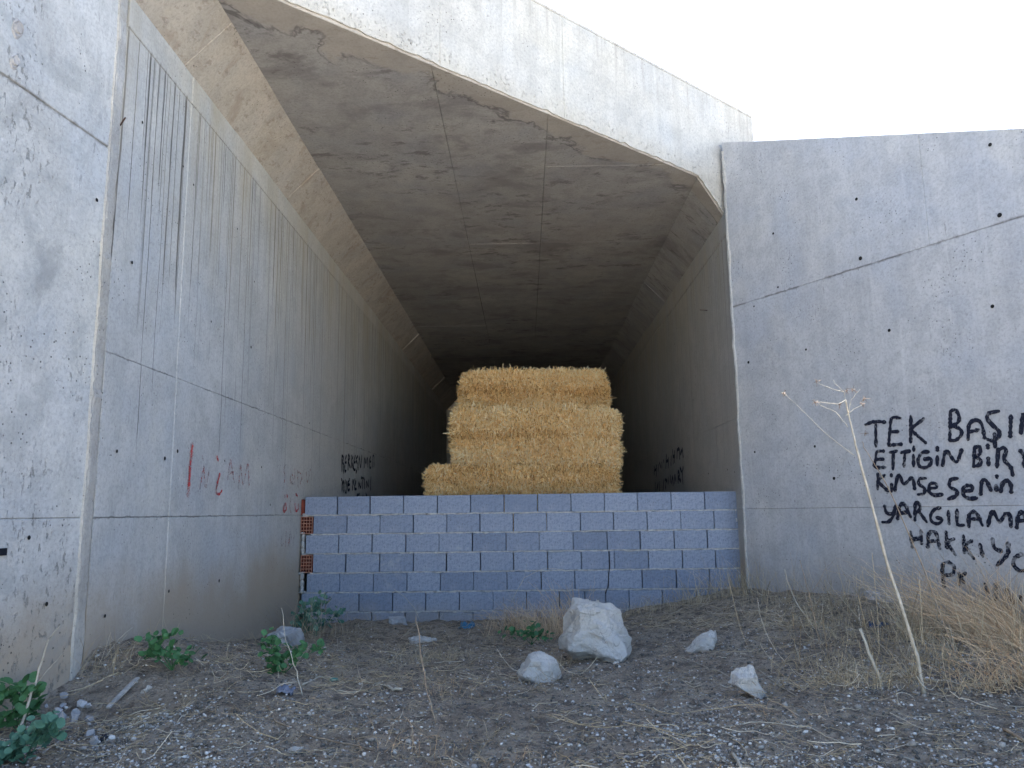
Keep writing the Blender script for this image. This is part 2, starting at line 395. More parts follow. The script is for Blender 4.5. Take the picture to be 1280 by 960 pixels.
for p in ((0, 3.4, -1.07), (0, 5, -1.04), (0, 7, -1.12), (1.6, 7.6, -.98), (2.0, 5.2, -1.0), (2.6, 6.6, -.90), (-1.9, 3.0, -1.0), (-1.2, 5.5, -1.02), (2.6, 3.6, -1.0), (3.3, 4.6, -.92),
          (0, 1.5, -1.3), (-2, 1.2, -1.2), (3, 1.5, -1.25), (0, -1, -1.55), (-3, -1, -1.55), (3, -1, -1.55), (5.5, 2, -1.2), (-4, 3, -1.0), (0, 11, -1.3), (-3, 11, -1.3), (4, 11, -1.3), (6, 6, -1.), (-4, 7, -1.)):
    pts.append(np.array(p, float))
pts = np.array(pts)
def U_(r): return np.where(r > 1e-6, r*r*np.log(r+1e-9), 0)
D_ = np.linalg.norm(pts[:, None, :2]-pts[None, :, :2], axis=2); n_ = len(pts)
Am = np.zeros((n_+3, n_+3)); Am[:n_, :n_] = U_(D_)+np.eye(n_)*.02; Am[:n_, n_] = 1; Am[:n_, n_+1:] = pts[:, :2]; Am[n_:, :n_] = Am[:n_, n_:].T
W_ = np.linalg.solve(Am, np.concatenate([pts[:, 2], np.zeros(3)]))
def gbase(x, y):
    x = np.asarray(x, float); y = np.asarray(y, float)
    z = W_[n_]+W_[n_+1]*x+W_[n_+2]*y
    for i in range(n_): z = z+W_[i]*U_(np.hypot(x-pts[i, 0], y-pts[i, 1]))
    return np.clip(z, -1.7, -.7)
def gz(x, y):
    x = np.asarray(x, float); y = np.asarray(y, float)
    z = gbase(np.clip(x, -5, 7), np.clip(y, -1, 11))
    d = np.maximum(np.maximum(-5-x, x-7), np.maximum(-1-y, y-11)); t = np.clip(d/6, 0, 1)
    z = z*(1-t)+(-1.6)*t
    near = np.clip(1-np.maximum(d, 0)/3, 0, 1)
    return z+near*(fbm(x*1.6, y*1.6, 3, 3)*.05+fbm(x*9, y*9, 4, 9)*.026+fbm(x*38, y*38, 2, 5)*.013)
def axis(lo, hi, step, far):
    a = list(np.arange(lo, hi+1e-6, step)); s = step; v = a[-1]
    while v < far: s *= 1.45; v += s; a.append(v)
    s = step; v = a[0]; b = []
    while v > -far: s *= 1.45; v -= s; b.append(v)
    return np.array(b[::-1]+a)
gx = axis(-3.2, 4.6, .024, 900); gy = axis(2.2, 9.1, .024, 900)
X, Y = np.meshgrid(gx, gy); Z = gz(X, Y)
V = np.stack([X, Y, Z], -1).reshape(-1, 3); nx, ny = len(gx), len(gy)
I = (np.arange(ny-1)[:, None]*nx+np.arange(nx-1)[None]).ravel()
gd = mesh('ground', V, np.stack([I, I+1, I+nx+1, I+nx], 1), M_soil, smooth=True); gd['kind'] = 'structure'
def ground_at(px, py, lift=0.):
    d = ray(px, py); lo, hi = 1.5, 14.
    for a_, b_, n1 in ((1.5, 12, 120), (None, None, 30)):
        if a_ is None: a_, b_ = t0-.12, t0+.02
        ts = np.linspace(a_, b_, n1); P = d[None]*ts[:, None]
        below = P[:, 2] < gz(P[:, 0], P[:, 1])
        k = int(np.argmax(below)) if below.any() else len(ts)-1
        t0 = ts[k]
    p = P[k].copy(); p[2] = float(gz(p[0], p[1]))+lift; return p

# ---------------------------------------------------------------- underpass
root = empty('concrete_underpass', (0, 9, ZB), 'grey concrete box underpass with chamfered ceiling corners, streaked walls and a skewed pale headwall', 'underpass')
fL = (np.array([XL, 0, 0.]), np.array([0, 1., 0]), np.array([0, 0, 1.]), np.array([1., 0, 0]))
fR = (np.array([XR, 0, 0.]), np.array([0, 1., 0]), np.array([0, 0, 1.]), np.array([-1., 0, 0]))
YE = 26.
ycL = [4.68]+[hitX(px, 500, XL)[1] for px in (219, 327, 445)]+[hitX(517, 520, XL)[1]]+[19., 22.5, YE]
jit = lambda a: R.uniform(-a, a)
left_panels = []
for i in range(len(ycL)-1):
    y0, y1 = ycL[i], ycL[i+1]
    off = jit(.002)-(.03 if i >= 4 else 0)
    for z0, z1, e in ((ZB, .0, 0), (0., 1.0, .0015), (1.0, 3.16, -.001), (3.16, ZT+.05, .004)):
        left_panels.append(panel('wall_panel', fL, [(y0, z0), (y1, z0), (y1, z1), (y0, z1)], off+e, .35, M_left, root, .004, .004))
ycR = [8.74]+[hitX(px, 500, XR)[1] for px in (893, 850, 797)]+[17., 20, 23, YE]
for i in range(len(ycR)-1):
    y0, y1 = ycR[i], ycR[i+1]
    for z0, z1, e in ((ZB, .0, 0), (0., 1.0, .0015), (1.0, 3.12, -.001), (3.12, ZT+.05, .004)):
        panel('wall_panel', fR, [(y0, z0), (y1, z0), (y1, z1), (y0, z1)], jit(.002)+e, .35, M_right, root, .004, .004)
box('backing_wall', XL-.62, XL-.3, 4.68, YE, ZB, ZC, M_left, root)
box('backing_wall', XR+.3, XR+.62, 9.4, YE, ZB, ZC, M_right, root)
# ceiling panels
fC = (np.array([0, 0, ZC]), np.array([1., 0, 0]), np.array([0, 1., 0]), np.array([0, 0, -1.]))
xl_, xr_ = XL+.35, XR-.35
yj = [3.0]+[hitZ(600, yy, ZC)[1] for yy in (210, 305, 375)]+[15.6, hitZ(600, 446, ZC)[1], 22, YE]
xj = [xl_-.12, -.74, .27, xr_+.12]
for i in range(len(yj)-1):
    for j in range(3):
        P = [(xj[j], yj[i]), (xj[j+1], yj[i]), (xj[j+1], yj[i+1]), (xj[j], yj[i+1])]
        P = clip(P, -MM, 1, MA+.02)
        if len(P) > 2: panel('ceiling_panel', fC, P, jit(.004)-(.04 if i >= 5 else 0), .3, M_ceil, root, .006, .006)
box('roof_slab', XL-.62, XR+.62, 10.4, YE, ZC+.28, ZC+.6, M_ceil, root)
v = [(XL-.3, MA+MM*(XL-.3)+.1, 0), (XR+.3, MA+MM*(XR+.3)+.1, 0), (XR+.3, 10.5, 0), (XL-.3, 10.5, 0)]
vv = [(a, b, ZC+.275) for a, b, _ in v]+[(a, b, ZC+.57) for a, b, _ in v]
adopt(mesh('roof_slab', vv, [(3, 2, 1, 0), (4, 5, 6, 7), (0, 1, 5, 4), (1, 2, 6, 5), (2, 3, 7, 6), (3, 0, 4, 7)], M_ceil), root)
# haunches
s2 = math.sqrt(.5); hw = .35*math.sqrt(2)
fHL = (np.array([XL, 0, ZT]), np.array([0, 1., 0]), np.array([s2, 0, s2]), np.array([s2, 0, -s2]))
fHR = (np.array([XR, 0, ZT]), np.array([0, 1., 0]), np.array([-s2, 0, s2]), np.array([-s2, 0, -s2]))
yh = [4.0]+[hitZ(px, py, ZC)[1] for px, py in ((286, 28), (341, 120), (398, 210), (457, 308), (523, 417), (539, 444), (556, 472))]+[YE]
for i in range(len(yh)-1):
    o_ = (0, .003, -.002, .002, -.001, .010, -.03, -.01, -.02)[i]
    P = clip([(yh[i], 0), (yh[i+1], 0), (yh[i+1], hw), (yh[i], hw)], 1, -MM*s2, MA+MM*XL+.01)
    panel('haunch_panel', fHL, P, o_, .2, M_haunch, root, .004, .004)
yh = [8.0, hitZ(775, 408, ZC)[1]-3.9, hitZ(775, 408, ZC)[1], 17.3, YE]
yh = [8.0, 10.35, 12.7, 14.6, 18.7, YE]
for i in range(len(yh)-1):
    P = clip([(yh[i], 0), (yh[i+1], 0), (yh[i+1], hw), (yh[i], hw)], 1, MM*s2, MA+MM*XR+.045)
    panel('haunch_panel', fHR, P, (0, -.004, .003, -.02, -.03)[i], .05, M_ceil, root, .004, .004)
# headwall
mu = np.array([1., MM, 0]); mul = np.linalg.norm(mu); mu /= mul
fM = (np.array([0, MA, 0.]), mu, np.array([0, 0, 1.]), np.array([mu[1], -mu[0], 0]))
def um(X_): return X_*mul
HT = 4.82
def jag(xa, xb, za, zb, amp=.012, step=.07):
    k = max(2, int((xb-xa)*mul/step)); t = np.linspace(0, 1, k+1)
    d = np.array([0]+[R.normal(0, amp*.7)-(R.rand() < .12)*amp*-1.6 for _ in range(k-1)]+[0])
    return [(um(xa+(xb-xa)*q), za+(zb-za)*q+abs(e)*.8) for q, e in zip(t, d)]
def hx(px, py): return hitP(px, py, fM[0], fM[3])[0]
xs = [XL-.9, -2.0, hx(550, 60), hx(705, 120), 2.91]
for i in range(4):
    a, b = xs[i], xs[i+1]
    if i == 0: bot = [(um(a), 3.0), (um(XL-.012), 3.0), (um(XL-.012), ZT+.005), (um(XL+.345), ZC+.008)]+jag(XL+.345, b, ZC+.008, ZC+.008)[1:]
    elif i < 3: bot = jag(a, b, ZC+.008, ZC+.008)
    else: bot = jag(a, 2.015, ZC+.008, ZC+.008)+jag(2.015, XR+.005, ZC+.008, ZT+.008, .014, .04)[1:]+[(um(XR+.02), 2.9), (um(b), 2.9)]
    P = bot+[(um(b), HT), (um(a), HT)]
    panel('headwall_panel', fM, P, jit(.001), .35, M_head, root, .003, .004, np.array([0, .36, 0]))
# coping edge strip
panel('headwall_coping', fM, [(um(XL-.9), HT), (um(2.90), HT), (um(2.90), HT+.03), (um(XL-.9), HT+.03)], .004, .36, M_head, root, .003, .003, np.array([0, .37, 0]))
box('back_wall', XL-.3, XR+.3, YE, YE+.3, ZB, ZC+.3, M_right, root)
box('floor_slab', XL, XR, 9.25, YE, -.45, -.25, M_soil, root)

def seal(name, fr, u, w, z0, z1, off, mat, root, amp=.012, step=.05):
    """rough vertical bead of grout along a joint"""
    zs = np.arange(z0, z1, step); k = len(zs)
    a = u-w/2+fbm(zs*6, zs*0+u, 3, 4)*amp*2; b = u+w/2+fbm(zs*6, zs*0+u, 3, 14)*amp*2
    O, U, Vv, Nn = fr; v = []; f = []
    for i in range(k):
        m = off+abs(R.normal(0, .004))
        for uu, oo in ((a[i], 0.), (a[i]*.8+b[i]*.2, m), (a[i]*.2+b[i]*.8, m*.9), (b[i], 0.)): v.append(O+U*uu+Vv*zs[i]+Nn*oo)
    for i in range(k-1):
        for j in range(3): q = [4*i+j, 4*i+j+1, 4*i+j+5, 4*i+j+4]; f.append(q)
    o = mesh(name, v, f, mat, smooth=False); adopt(o, root); return o
seal('joint_grout', fL, 4.60, .13, -1.3, 4.3, .012, M_seal, root, .012)
seal('joint_grout', fL, 4.54, .018, -1.3, 4.3, .016, M_seal, root, .006, .03)

# wings
fW = (WO, WD, np.array([0, 0, 1.]), WN)
rootW = empty('wing_wall', tuple(WO+np.array([0, 0, ZB])), 'smooth grey concrete wing wall to the right of the opening, sprayed with black handwriting', 'wall')
def wtop(u): return 4.24-.397*u
uj = [0]+[float(np.dot(hitP(1157, 260, WO, WN)-WO, WD))]+[4.6, 7.2, 9.4]
wing_pan = []
for i in range(len(uj)-1):
    a, b = uj[i], uj[i+1]
    if wtop(b) > 2.3: wing_pan.append(panel('wall_panel', fW, [(a, 2.25), (b, 2.25+.0), (b, wtop(b)), (a, wtop(a))], jit(.0012), .4, M_wing, rootW, .004, .004))
    elif wtop(a) > 2.3: wing_pan.append(panel('wall_panel', fW, [(a, 2.25), ((4.24-2.25)/.397, 2.25), (a, wtop(a))], 0, .4, M_wing, rootW, .004, .004))
for a, b, ea in ((0, 4.6, .0), (4.6, 9.4, .001)):
    t0, t1 = min(2.25, wtop(a)), wtop(b)
    P = [(a, 0), (b, 0), (b, min(2.25, t1))]+([((4.24-2.25)/.397, 2.25)] if t1 < 2.25 and wtop(a) > 2.25 else [])+[(a, t0)]
    panel('wall_panel', fW, P, ea, .4, M_wing, rootW, .004, .004)
    panel('wall_panel', fW, [(a, ZB), (b, ZB), (b, 0), (a, 0)], ea+.001, .4, M_wing, rootW, .003, .003)
seal('joint_grout', fW, .012, .03, -1.1, 4.15, .012, M_seal, rootW, .012, .03)
fWL = (LO, LD, np.array([0, 0, 1.]), LN)
rootL = empty('wing_wall', tuple(LO+np.array([0, 0, ZB])), 'stained and pitted grey concrete wing wall at the left edge, beyond the grouted vertical joint', 'wall')
for a, b in ((-.06, 2.6), (2.6, 5.2), (5.2, 8.)):
    tp = lambda u: 4.4-.397*u*.9
    if tp(b) > 2.25: panel('wall_panel', fWL, [(a, 2.25), (b, 2.25), (b, tp(b)), (a, tp(a))], .003+jit(.001), .4, M_wingl, rootL, .006, .008)
    elif tp(a) > 2.25: panel('wall_panel', fWL, [(a, 2.25), ((4.4-2.25)/.3573, 2.25), (a, tp(a))], .003, .4, M_wingl, rootL, .006, .008)
    panel('wall_panel', fWL, [(a, 0), (b, 0), (b, min(2.25, tp(b))), (a, 2.25 if tp(a) > 2.25 else tp(a))], jit(.001), .4, M_wingl, rootL, .005, .006)
    panel('wall_panel', fWL, [(a, ZB), (b, ZB), (b, 0), (a, 0)], .001, .4, M_wingl, rootL, .004, .004)

# earth fill behind the walls (retained, carries the road above)
M_fill = simple('dry_fill', (.34, .29, .21), (.26, .22, .16), 1.5, bscale=9, bd=.05)
v = []; f = []
xs_ = [-60, -30, -12, -6, XL-.3, 0, XR+.3, 6, 12, 30, 60]
for i, x_ in enumerate(xs_):
    y_ = MA+MM*min(max(x_, XL-.9), 2.9)+.36
    v += [(x_, y_, -2), (x_, y_+.02, 4.35), (x_, y_+8, 4.4), (x_, y_+22, 4.4), (x_, y_+40, -1.8)]
for i in range(len(xs_)-1):
    for k in range(1, 4): a = i*5+k; f.append((a, a+5, a+6, a+1))
fill = mesh('road_embankment', v, f, M_fill); fill['kind'] = 'structure'
def bank(O, D, S, top, ulen, sgn):
    v = []; f = []; ks = 8; ss = [0, 1.5, 4, 9, 18, 40]
    for i in range(ks+1):
        u = ulen*i/ks; p = O+D*u
        for s in ss: v.append((p[0]+S*(s+.42), p[1], max(top(u)-.12, -1.7)))
    v0 = len(ss)
    for i in range(ks):
        for j in range(v0-1):
            a = i*v0+j; q = (a, a+1, a+v0+1, a+v0); f.append(q if sgn > 0 else q[::-1])
    # join back to the road level
    o = mesh('side_embankment', v, f, M_fill); o['kind'] = 'structure'
bank(WO, WD, 1, wtop, 9.4, -1)
bank(LO, LD, -1, lambda u: 4.4-.357*u, 8, 1)

# ---------------------------------------------------------------- tie holes, nails
def disc_mesh(name, r, sides=10):
    v = [(0, 0, -.002)]+[(math.cos(a)*r*(1+.15*math.sin(3*a)), math.sin(a)*r, 0) for a in np.arange(sides)/sides*2*math.pi]
    v += [(math.cos(a)*r*1.35, math.sin(a)*r*1.35, -.001) for a in np.arange(sides)/sides*2*math.pi]
    f = [(0, 1+i, 1+(i+1) % sides) for i in range(sides)]+[(1+i, 1+sides+i, 1+sides+(i+1) % sides, 1+(i+1) % sides) for i in range(sides)]
    me = bpy.data.meshes.new(name); me.from_pydata(v, [], f); me.update(); me.materials.append(M_dark); return me
hole_me = disc_mesh('tie_hole', .009)
def place(name, me, p, nrm, root, s=1., rot=0):
    o = bpy.data.objects.new(name, me); C.objects.link(o)
    q = Vector(nrm).to_track_quat('Z', 'Y'); 
    o.parent = root; o.matrix_parent_inverse = Matrix.Translation(-Vector(root.location))
    o.location = Vector(p)+Vector(nrm)*.0075; o.rotation_euler = q.to_euler(); o.scale = (s, s, s); return o
for px, py, s in ((1076, 323, 1.6), (1250, 269, 1.6), (967, 292, 1.1), (1241, 383, 1.3), (1112, 413, 1.3), (1008, 437, 1.), (936, 453, 1.3), (1071, 249, 1.3), (1238, 181, 1.3), (1019, 558, 1.1), (1043, 598, 1.3), (944, 565, 1.), (973, 359, .9), (943, 383, .8)):
    place('tie_hole', hole_me, hitP(px, py, WO, WN), WN, rootW, s)
for px, py, s in ((164, 328, 1.), (136, 253, 1.), (313, 434, 1.2), (241, 231, .8), (228, 208, .8), (205, 573, 1.2), (221, 564, 1.2), (145, 564, 1.), (210, 739, 1.), (273, 726, 1.2), (130, 770, .9), (280, 576, .8), (326, 584, .9), (296, 286, .8), (500, 547, 1.), (337, 631, .9), (386, 529, .9), (177, 153, .9), (317, 352, .8), (263, 402, .8)):
    place('tie_hole', hole_me, hitX(px, py, XL), (1, 0, 0), root, s)
for px, py, s in ((844, 430, 1.), (886, 592, 1.1), (910, 587, .9), (919, 590, .8), (867, 500, .8)):
    place('tie_hole', hole_me, hitX(px, py, XR), (-1, 0, 0), root, s)
for px, py, s in ((120, 250, 1.), (35, 672, 1.), (57, 755, 1.)):
    place('tie_hole', hole_me, hitP(px, py, LO, LN), LN, rootL, s)
p = hitX(150, 157, XL)
tube_obj('nail', [p, p+np.array([.05, -.035, .035])], .005, .005, M_rust, root)
p = hitX(884, 388, XR)
tube_obj('nail', [p, p+np.array([-.10, -.03, .0])], .005, .004, M_rust, root)
# plugged form ties with rough rings on the left wing wall
for px, py, s in ((21, 36, 1.), (17, 77, .8)):
    c_ = hitP(px, py, LO, LN)
    v = []; f = []; K = 18
    for ri, (r_, h_) in enumerate(((.005, .012), (.018, .014), (.026, .004), (.034, .010), (.042, .001))):
        for i in range(K):
            a = i/K*2*math.pi; rr_ = r_*s*(1+.18*math.sin(2*a+ri)+R.uniform(-.06, .06))
            v.append(c_+LD*rr_*math.cos(a)+np.array([0, 0, 1.3])*rr_*math.sin(a)+LN*(h_+R.uniform(0, .002)))
    for ri in range(4):
        for i in range(K): j = (i+1) % K; f.append((ri*K+i, ri*K+j, (ri+1)*K+j, (ri+1)*K+i))
    f.append(tuple(range(K)))
    adopt(mesh('plugged_tie', v, f, M_rockg), rootL)
# dark steel stub at the far left and the broken pocket lower down
a = hitP(-8, 690, LO, LN); b = hitP(10, 690, LO, LN)
v, f = boxv(-.03, .03, -.006, .014, -.018, .018)
mt = simple('black_tape', (.012, .014, .022))
a2 = hitP(0, 690, LO, LN)
v = [a2+LD*(q[0])+LN*q[1]+np.array([0, 0, q[2]]) for q in v]
adopt(mesh('black_patch', v, f, mt), rootL)

# ---------------------------------------------------------------- graffiti
def graffiti_one(strokes, org, scl, hit, fr, w, mat, root, wl=None, name='graffiti', lift=.0085, jitw=.3):
    O, U, Vv, Nn = fr; v = []; f = []
    for si, st in enumerate(strokes):
        P = np.array([hit(org[0]+a/scl, org[1]+b/scl) for a, b in st])
        uv = np.stack([(P-O)@U, (P-O)@Vv], 1)
        # smooth by Catmull-Rom
        Q = []
        n0 = len(uv); ext = np.vstack([2*uv[0]-uv[1], uv, 2*uv[-1]-uv[-2]])
        for i in range(n0-1):
            a, b, c_, d = ext[i:i+4]
            L = np.linalg.norm(c_-b); k = max(3, int(L/(w*.5)))
            for t in np.arange(k)/k:
                Q.append(.5*((2*b)+(-a+c_)*t+(2*a-5*b+4*c_-d)*t*t+(-a+3*b-3*c_+d)*t**3))
        Q.append(uv[-1]); Q = np.array(Q)
        T = np.gradient(Q, axis=0); T /= np.linalg.norm(T, axis=1, keepdims=True)+1e-9
        Np = np.stack([-T[:, 1], T[:, 0]], 1)
        ww = w*.5*(1+R.uniform(-jitw, jitw, len(Q)))
        # rounded ends
        Q = np.vstack([Q[0]-T[0]*w*.4, Q, Q[-1]+T[-1]*w*.4]); Np = np.vstack([Np[0], Np, Np[-1]]); ww = np.concatenate([[w*.2], ww, [w*.2]])
        b0 = len(v)
        for q, nn, h in zip(Q, Np, ww):
            for s_ in (1, -1):
                e = q+nn*h*s_; v.append(O+U*e[0]+Vv*e[1]+Nn*(lift+.0004*si % .003))
        for i in range(len(Q)-1): f.append((b0+2*i, b0+2*i+1, b0+2*i+3, b0+2*i+2))
    o = mesh(name, v, f, mat); adopt(o, root); return o
def graffiti(strokes, org, scl, hit, fr, w, mat, root, lift=.0085, split=False, name='graffiti'):
    if split:
        for k, st in enumerate(strokes): graffiti_one([st], org, scl, hit, fr, w, mat, root, name='painted_stroke', lift=lift+.0004*(k % 5))
    else:
        o = graffiti_one(strokes, org, scl, hit, fr, w, mat, root, lift=lift)
        if len(strokes) > 1: o['kind'] = 'stuff'
hW = lambda x_, y_: hitP(x_, y_, WO, WN)
hL = lambda x_, y_: hitX(x_, y_, XL)
hR = lambda x_, y_: hitX(x_, y_, XR)
G1 = [[(130,238),(200,215),(275,220)],[(205,225),(208,395)],[(385,190),(325,190),(310,270),(300,390)],[(300,388),(395,380)],[(320,290),(370,288)],
[(462,175),(460,365)],[(555,195),(475,260),(480,290),(570,370)],[(750,140),(745,350)],[(750,140),(785,130),(812,175),(805,220),(752,255)],[(755,240),(820,270),(830,310),(790,350),(745,352)],
[(878,345),(885,240),(930,205),(975,230),(998,335)],[(890,290),(955,275)],[(1100,140),(1030,155),(1018,195),(1060,245),(1105,290),(1095,335),(1060,355),(1020,345)],[(1070,305),(1075,400)],
[(1190,175),(1185,325)],[(1262,300),(1282,160),(1330,300),(1345,150)]]
G2 = [[(265,430),(215,435),(205,490),(200,545),(275,548)],[(215,490),(262,488)],[(310,440),(360,430)],[(335,435),(332,560)],[(390,440),(455,430)],[(418,440),(412,540)],
[(483,400),(483,425)],[(480,460),(482,538)],[(590,435),(545,440),(515,490),(525,540),(570,550),(608,520),(605,485),(560,490)],[(655,402),(656,425)],[(654,470),(653,530)],
[(692,535),(718,430),(790,510),(832,420)],[(925,405),(918,540)],[(925,405),(960,400),(965,450),(925,470)],[(930,470),(970,495),(960,530),(918,542)],[(1020,385),(1022,408)],[(1024,480),(1027,530)],
[(1098,415),(1088,545)],[(1098,425),(1135,405),(1155,430),(1140,490),(1190,550),(1203,605)],[(1258,425),(1290,462),(1330,420)],[(1290,462),(1285,540)]]
G3 = [[(222,595),(220,705)],[(270,605),(228,650),(295,720)],[(320,600),(320,612)],[(322,670),(322,722)],[(345,715),(365,620),(385,610),(410,670),(465,625),(480,640),(490,705)],
[(568,628),(525,632),(520,670),(560,700),(555,740),(515,745)],[(600,700),(650,695),(640,665),(600,670),(592,720),(630,750),(690,745)],[(800,628),(750,640),(745,690),(795,715),(790,755),(735,778)],
[(850,720),(905,715),(905,685),(870,680),(840,705),(850,755),(895,775),(940,770)],[(970,745),(980,650),(1010,645),(1045,715)],[(1087,610),(1087,620)],[(1082,680),(1084,715)],[(1115,725),(1130,665),(1165,645),(1190,680),(1192,730)]]
G4 = [[(270,130),(285,180),(330,185),(350,130)],[(350,130),(335,200),(300,245),(255,248)],[(365,225),(385,125),(420,125),(460,210)],[(380,185),(435,175)],[(492,235),(495,120),(520,112),(530,150),(500,180)],[(520,170),(575,245)],
[(675,145),(635,155),(605,200),(615,245),(660,260),(690,230),(650,215)],[(735,170),(740,260)],[(798,160),(797,240),(810,270),(845,270)],[(885,280),(885,200),(920,172),(950,200),(982,270)],[(890,225),(965,225)],
[(1022,275),(1040,200),(1065,175),(1105,245),(1150,190),(1180,195),(1190,280)],[(1232,290),(1245,200),(1280,180),(1312,285)],[(1240,240),(1300,235)]]
G5 = [[(460,320),(472,430)],[(535,310),(540,405)],[(470,375),(540,362)],[(583,430),(590,340),(620,315),(650,340),(672,440)],[(590,390),(660,380)],[(718,320),(725,435)],[(775,370),(730,395),(785,485)],
[(845,350),(852,470)],[(905,385),(860,420),(918,512)],[(965,410),(985,495)],[(1055,370),(1070,435),(1120,460)],[(1170,400),(1165,480),(1090,560)],[(1270,480),(1215,510),(1210,560),(1250,600),(1290,600)],
[(695,550),(690,630),(705,715)],[(695,550),(740,540),(778,575),(765,625),(710,635)],[(812,620),(812,700)],[(860,620),(825,650),(850,685)],[(1000,700),(1025,760)],[(1080,700),(1080,810)],[(1160,740),(1210,835)],[(1255,790),(1255,835)]]
for k, (G, org) in enumerate(((G1, (1060, 490)), (G2, (1060, 490)), (G3, (1060, 490)), (G4, (1060, 610)), (G5, (1060, 610)))):
    g = graffiti(G, org, 5.818, hW, fW, .032, M_pblack if k < 4 else M_pblackw, rootW, split=True)
LB = [[(160,200),(160,460)],[(160,200),(185,230),(170,320),(190,350),(185,490)],[(235,200),(215,280),(210,460),(230,455)],[(215,320),(235,315)],[(270,190),(262,440)],[(275,180),(290,240),(270,300),(300,400)],
[(325,200),(325,400)],[(345,220),(328,290),(350,420)],[(390,200),(365,300),(362,430),(390,440)],[(370,320),(390,310)],[(430,210),(400,270),(425,340),(420,430),(400,490)],[(445,440),(455,220),(480,400),(500,200)],
[(540,400),(550,240),(570,330),(595,240),(605,390)],[(650,220),(630,300),(635,410),(655,400)],[(635,300),(655,300)],[(690,400),(690,210),(705,200)],[(710,210),(712,390)],
[(150,600),(165,650),(160,800)],[(165,690),(190,640),(185,820)],[(215,620),(210,800),(235,830),(240,640)],[(290,600),(260,680),(262,790),(290,780)],[(262,700),(290,695)],[(335,790),(345,620),(365,700)],[(380,610),(385,640)],
[(400,640),(375,760),(410,770)],[(450,760),(450,660),(480,750),(490,660)],[(510,580),(515,760)],[(490,580),(540,590)],[(545,610),(550,760)],[(580,740),(580,640),(610,730),(620,620)],[(660,570),(650,700),(655,790)],
[(415,880),(460,860)],[(520,870),(520,900)],[(570,850),(590,900)]]
graffiti(LB, (415, 555), 13.71, hL, fL, .040, M_pblack, root)
RB = [[(250,590),(260,460)],[(290,610),(290,430)],[(260,520),(290,500)],[(320,530),(325,430)],[(345,390),(365,470)],[(385,470),(385,390)],[(415,380),(415,350)],[(455,480),(465,260)],[(490,470),(500,310)],[(460,370),(490,350)],
[(540,430),(545,280)],[(580,400),(570,170)],[(600,380),(605,190)],[(575,290),(605,270)],[(645,310),(650,160)],[(650,170),(685,160),(690,320)],[(705,240),(735,150)],[(735,150),(750,290)],
[(270,880),(270,730)],[(300,850),(320,740)],[(345,860),(350,720)],[(405,860),(420,690)],[(450,830),(460,670)],[(440,680),(470,700)],[(490,750),(495,640)],[(530,720),(530,610)],[(550,740),(570,630),(580,770)],
[(600,740),(610,600),(625,700)],[(665,730),(665,540),(690,600),(670,650),(710,700)],[(700,480),(735,560)],[(750,470),(735,560),(745,740)]]
graffiti(RB, (800, 550), 13.71, hR, fR, .05, M_pblacks, root)
RD = [[(170,425),(200,255)],[(200,255),(215,415),(245,260)],[(190,185),(195,210)],[(380,350),(400,215),(430,385)],[(385,310),(420,300)],[(460,430),(475,250),(495,390),(530,240),(540,405)],
[(820,240),(800,280),(810,340),(790,450)],[(850,380),(870,370),(865,320),(850,340),(855,385),(875,390)],[(885,280),(885,390)],[(905,290),(910,415)],[(905,300),(935,320),(925,390)],[(935,370),(945,300)],[(970,300),(980,375),(1003,275)],
[(855,500),(845,560),(855,600)],[(925,530),(930,580)],[(785,780),(782,850),(800,840)],[(820,750),(815,855)],[(835,860),(850,750),(860,800)],[(845,860),(845,790)],[(880,780),(870,850)],[(898,730),(898,760)]]
graffiti(RD, (220, 540), 6, hL, fL, .024, M_predw, root)
RD2 = [[(115,105),(100,250),(95,330)],[(95,330),(88,400)],[(300,185),(308,215)],[(320,315),(292,440),(315,465),(335,440)],[(808,475),(810,490)],[(825,470),(828,490)],[(805,540),(800,595),(820,580),(815,535)],[(885,540),(890,590),(910,580),(912,540)],[(893,465),(905,480)]]
graffiti(RD2, (220, 540), 6, hL, fL, .026, M_pred, root)
graffiti([[(115, 95), (95, 330), (85, 470)]], (220, 540), 6, hL, fL, .055, M_redmist, root, lift=.007)

# ---------------------------------------------------------------- block wall
YB = 9.0; PITCHZ = .2125
wall = empty('block_wall', (0, YB, ZB+.8), 'low wall of blue-grey pumice blocks closing the foot of the underpass', 'wall')
ztop = float(hitY(650, 617, YB)[2])
J = [
 [381, 421.4, 462.7, 504.4, 546.5, 588.3, 630, 671.8, 713.8, 755.5, 797, 838.8, 880.8, 922.5],
 [391, 433.5, 475, 516.5, 558.5, 600, 641.5, 683.5, 725.3, 767, 809, 851, 892.5, 924],
 [382, 423.3, 464.8, 507.5, 548.5, 590.5, 632.5, 674, 716.5, 758.8, 800, 842.5, 884, 926],
 [390.5, 432, 474.5, 516.5, 558, 600.5, 642, 684.5, 726.5, 761.8, 768, 810.5, 853, 894.5, 927],
 [383, 424.5, 466.5, 508.5, 550.5, 592, 633.5, 676.5, 718.5, 760.5, 802.5, 845.5, 887, 928],
 [376, 406.5, 448.5, 490.5, 532.5, 574, 616.5, 658, 699, 731, 757, 786.5, 828, 870.5, 912, 929],
 [380, 422.3, 464.5, 506.5, 549, 591.5, 633, 675, 717, 759, 801, 843, 885, 929],
 [400, 442, 484, 526, 568, 610, 652, 694, 736, 778, 820, 862, 904, 929]]
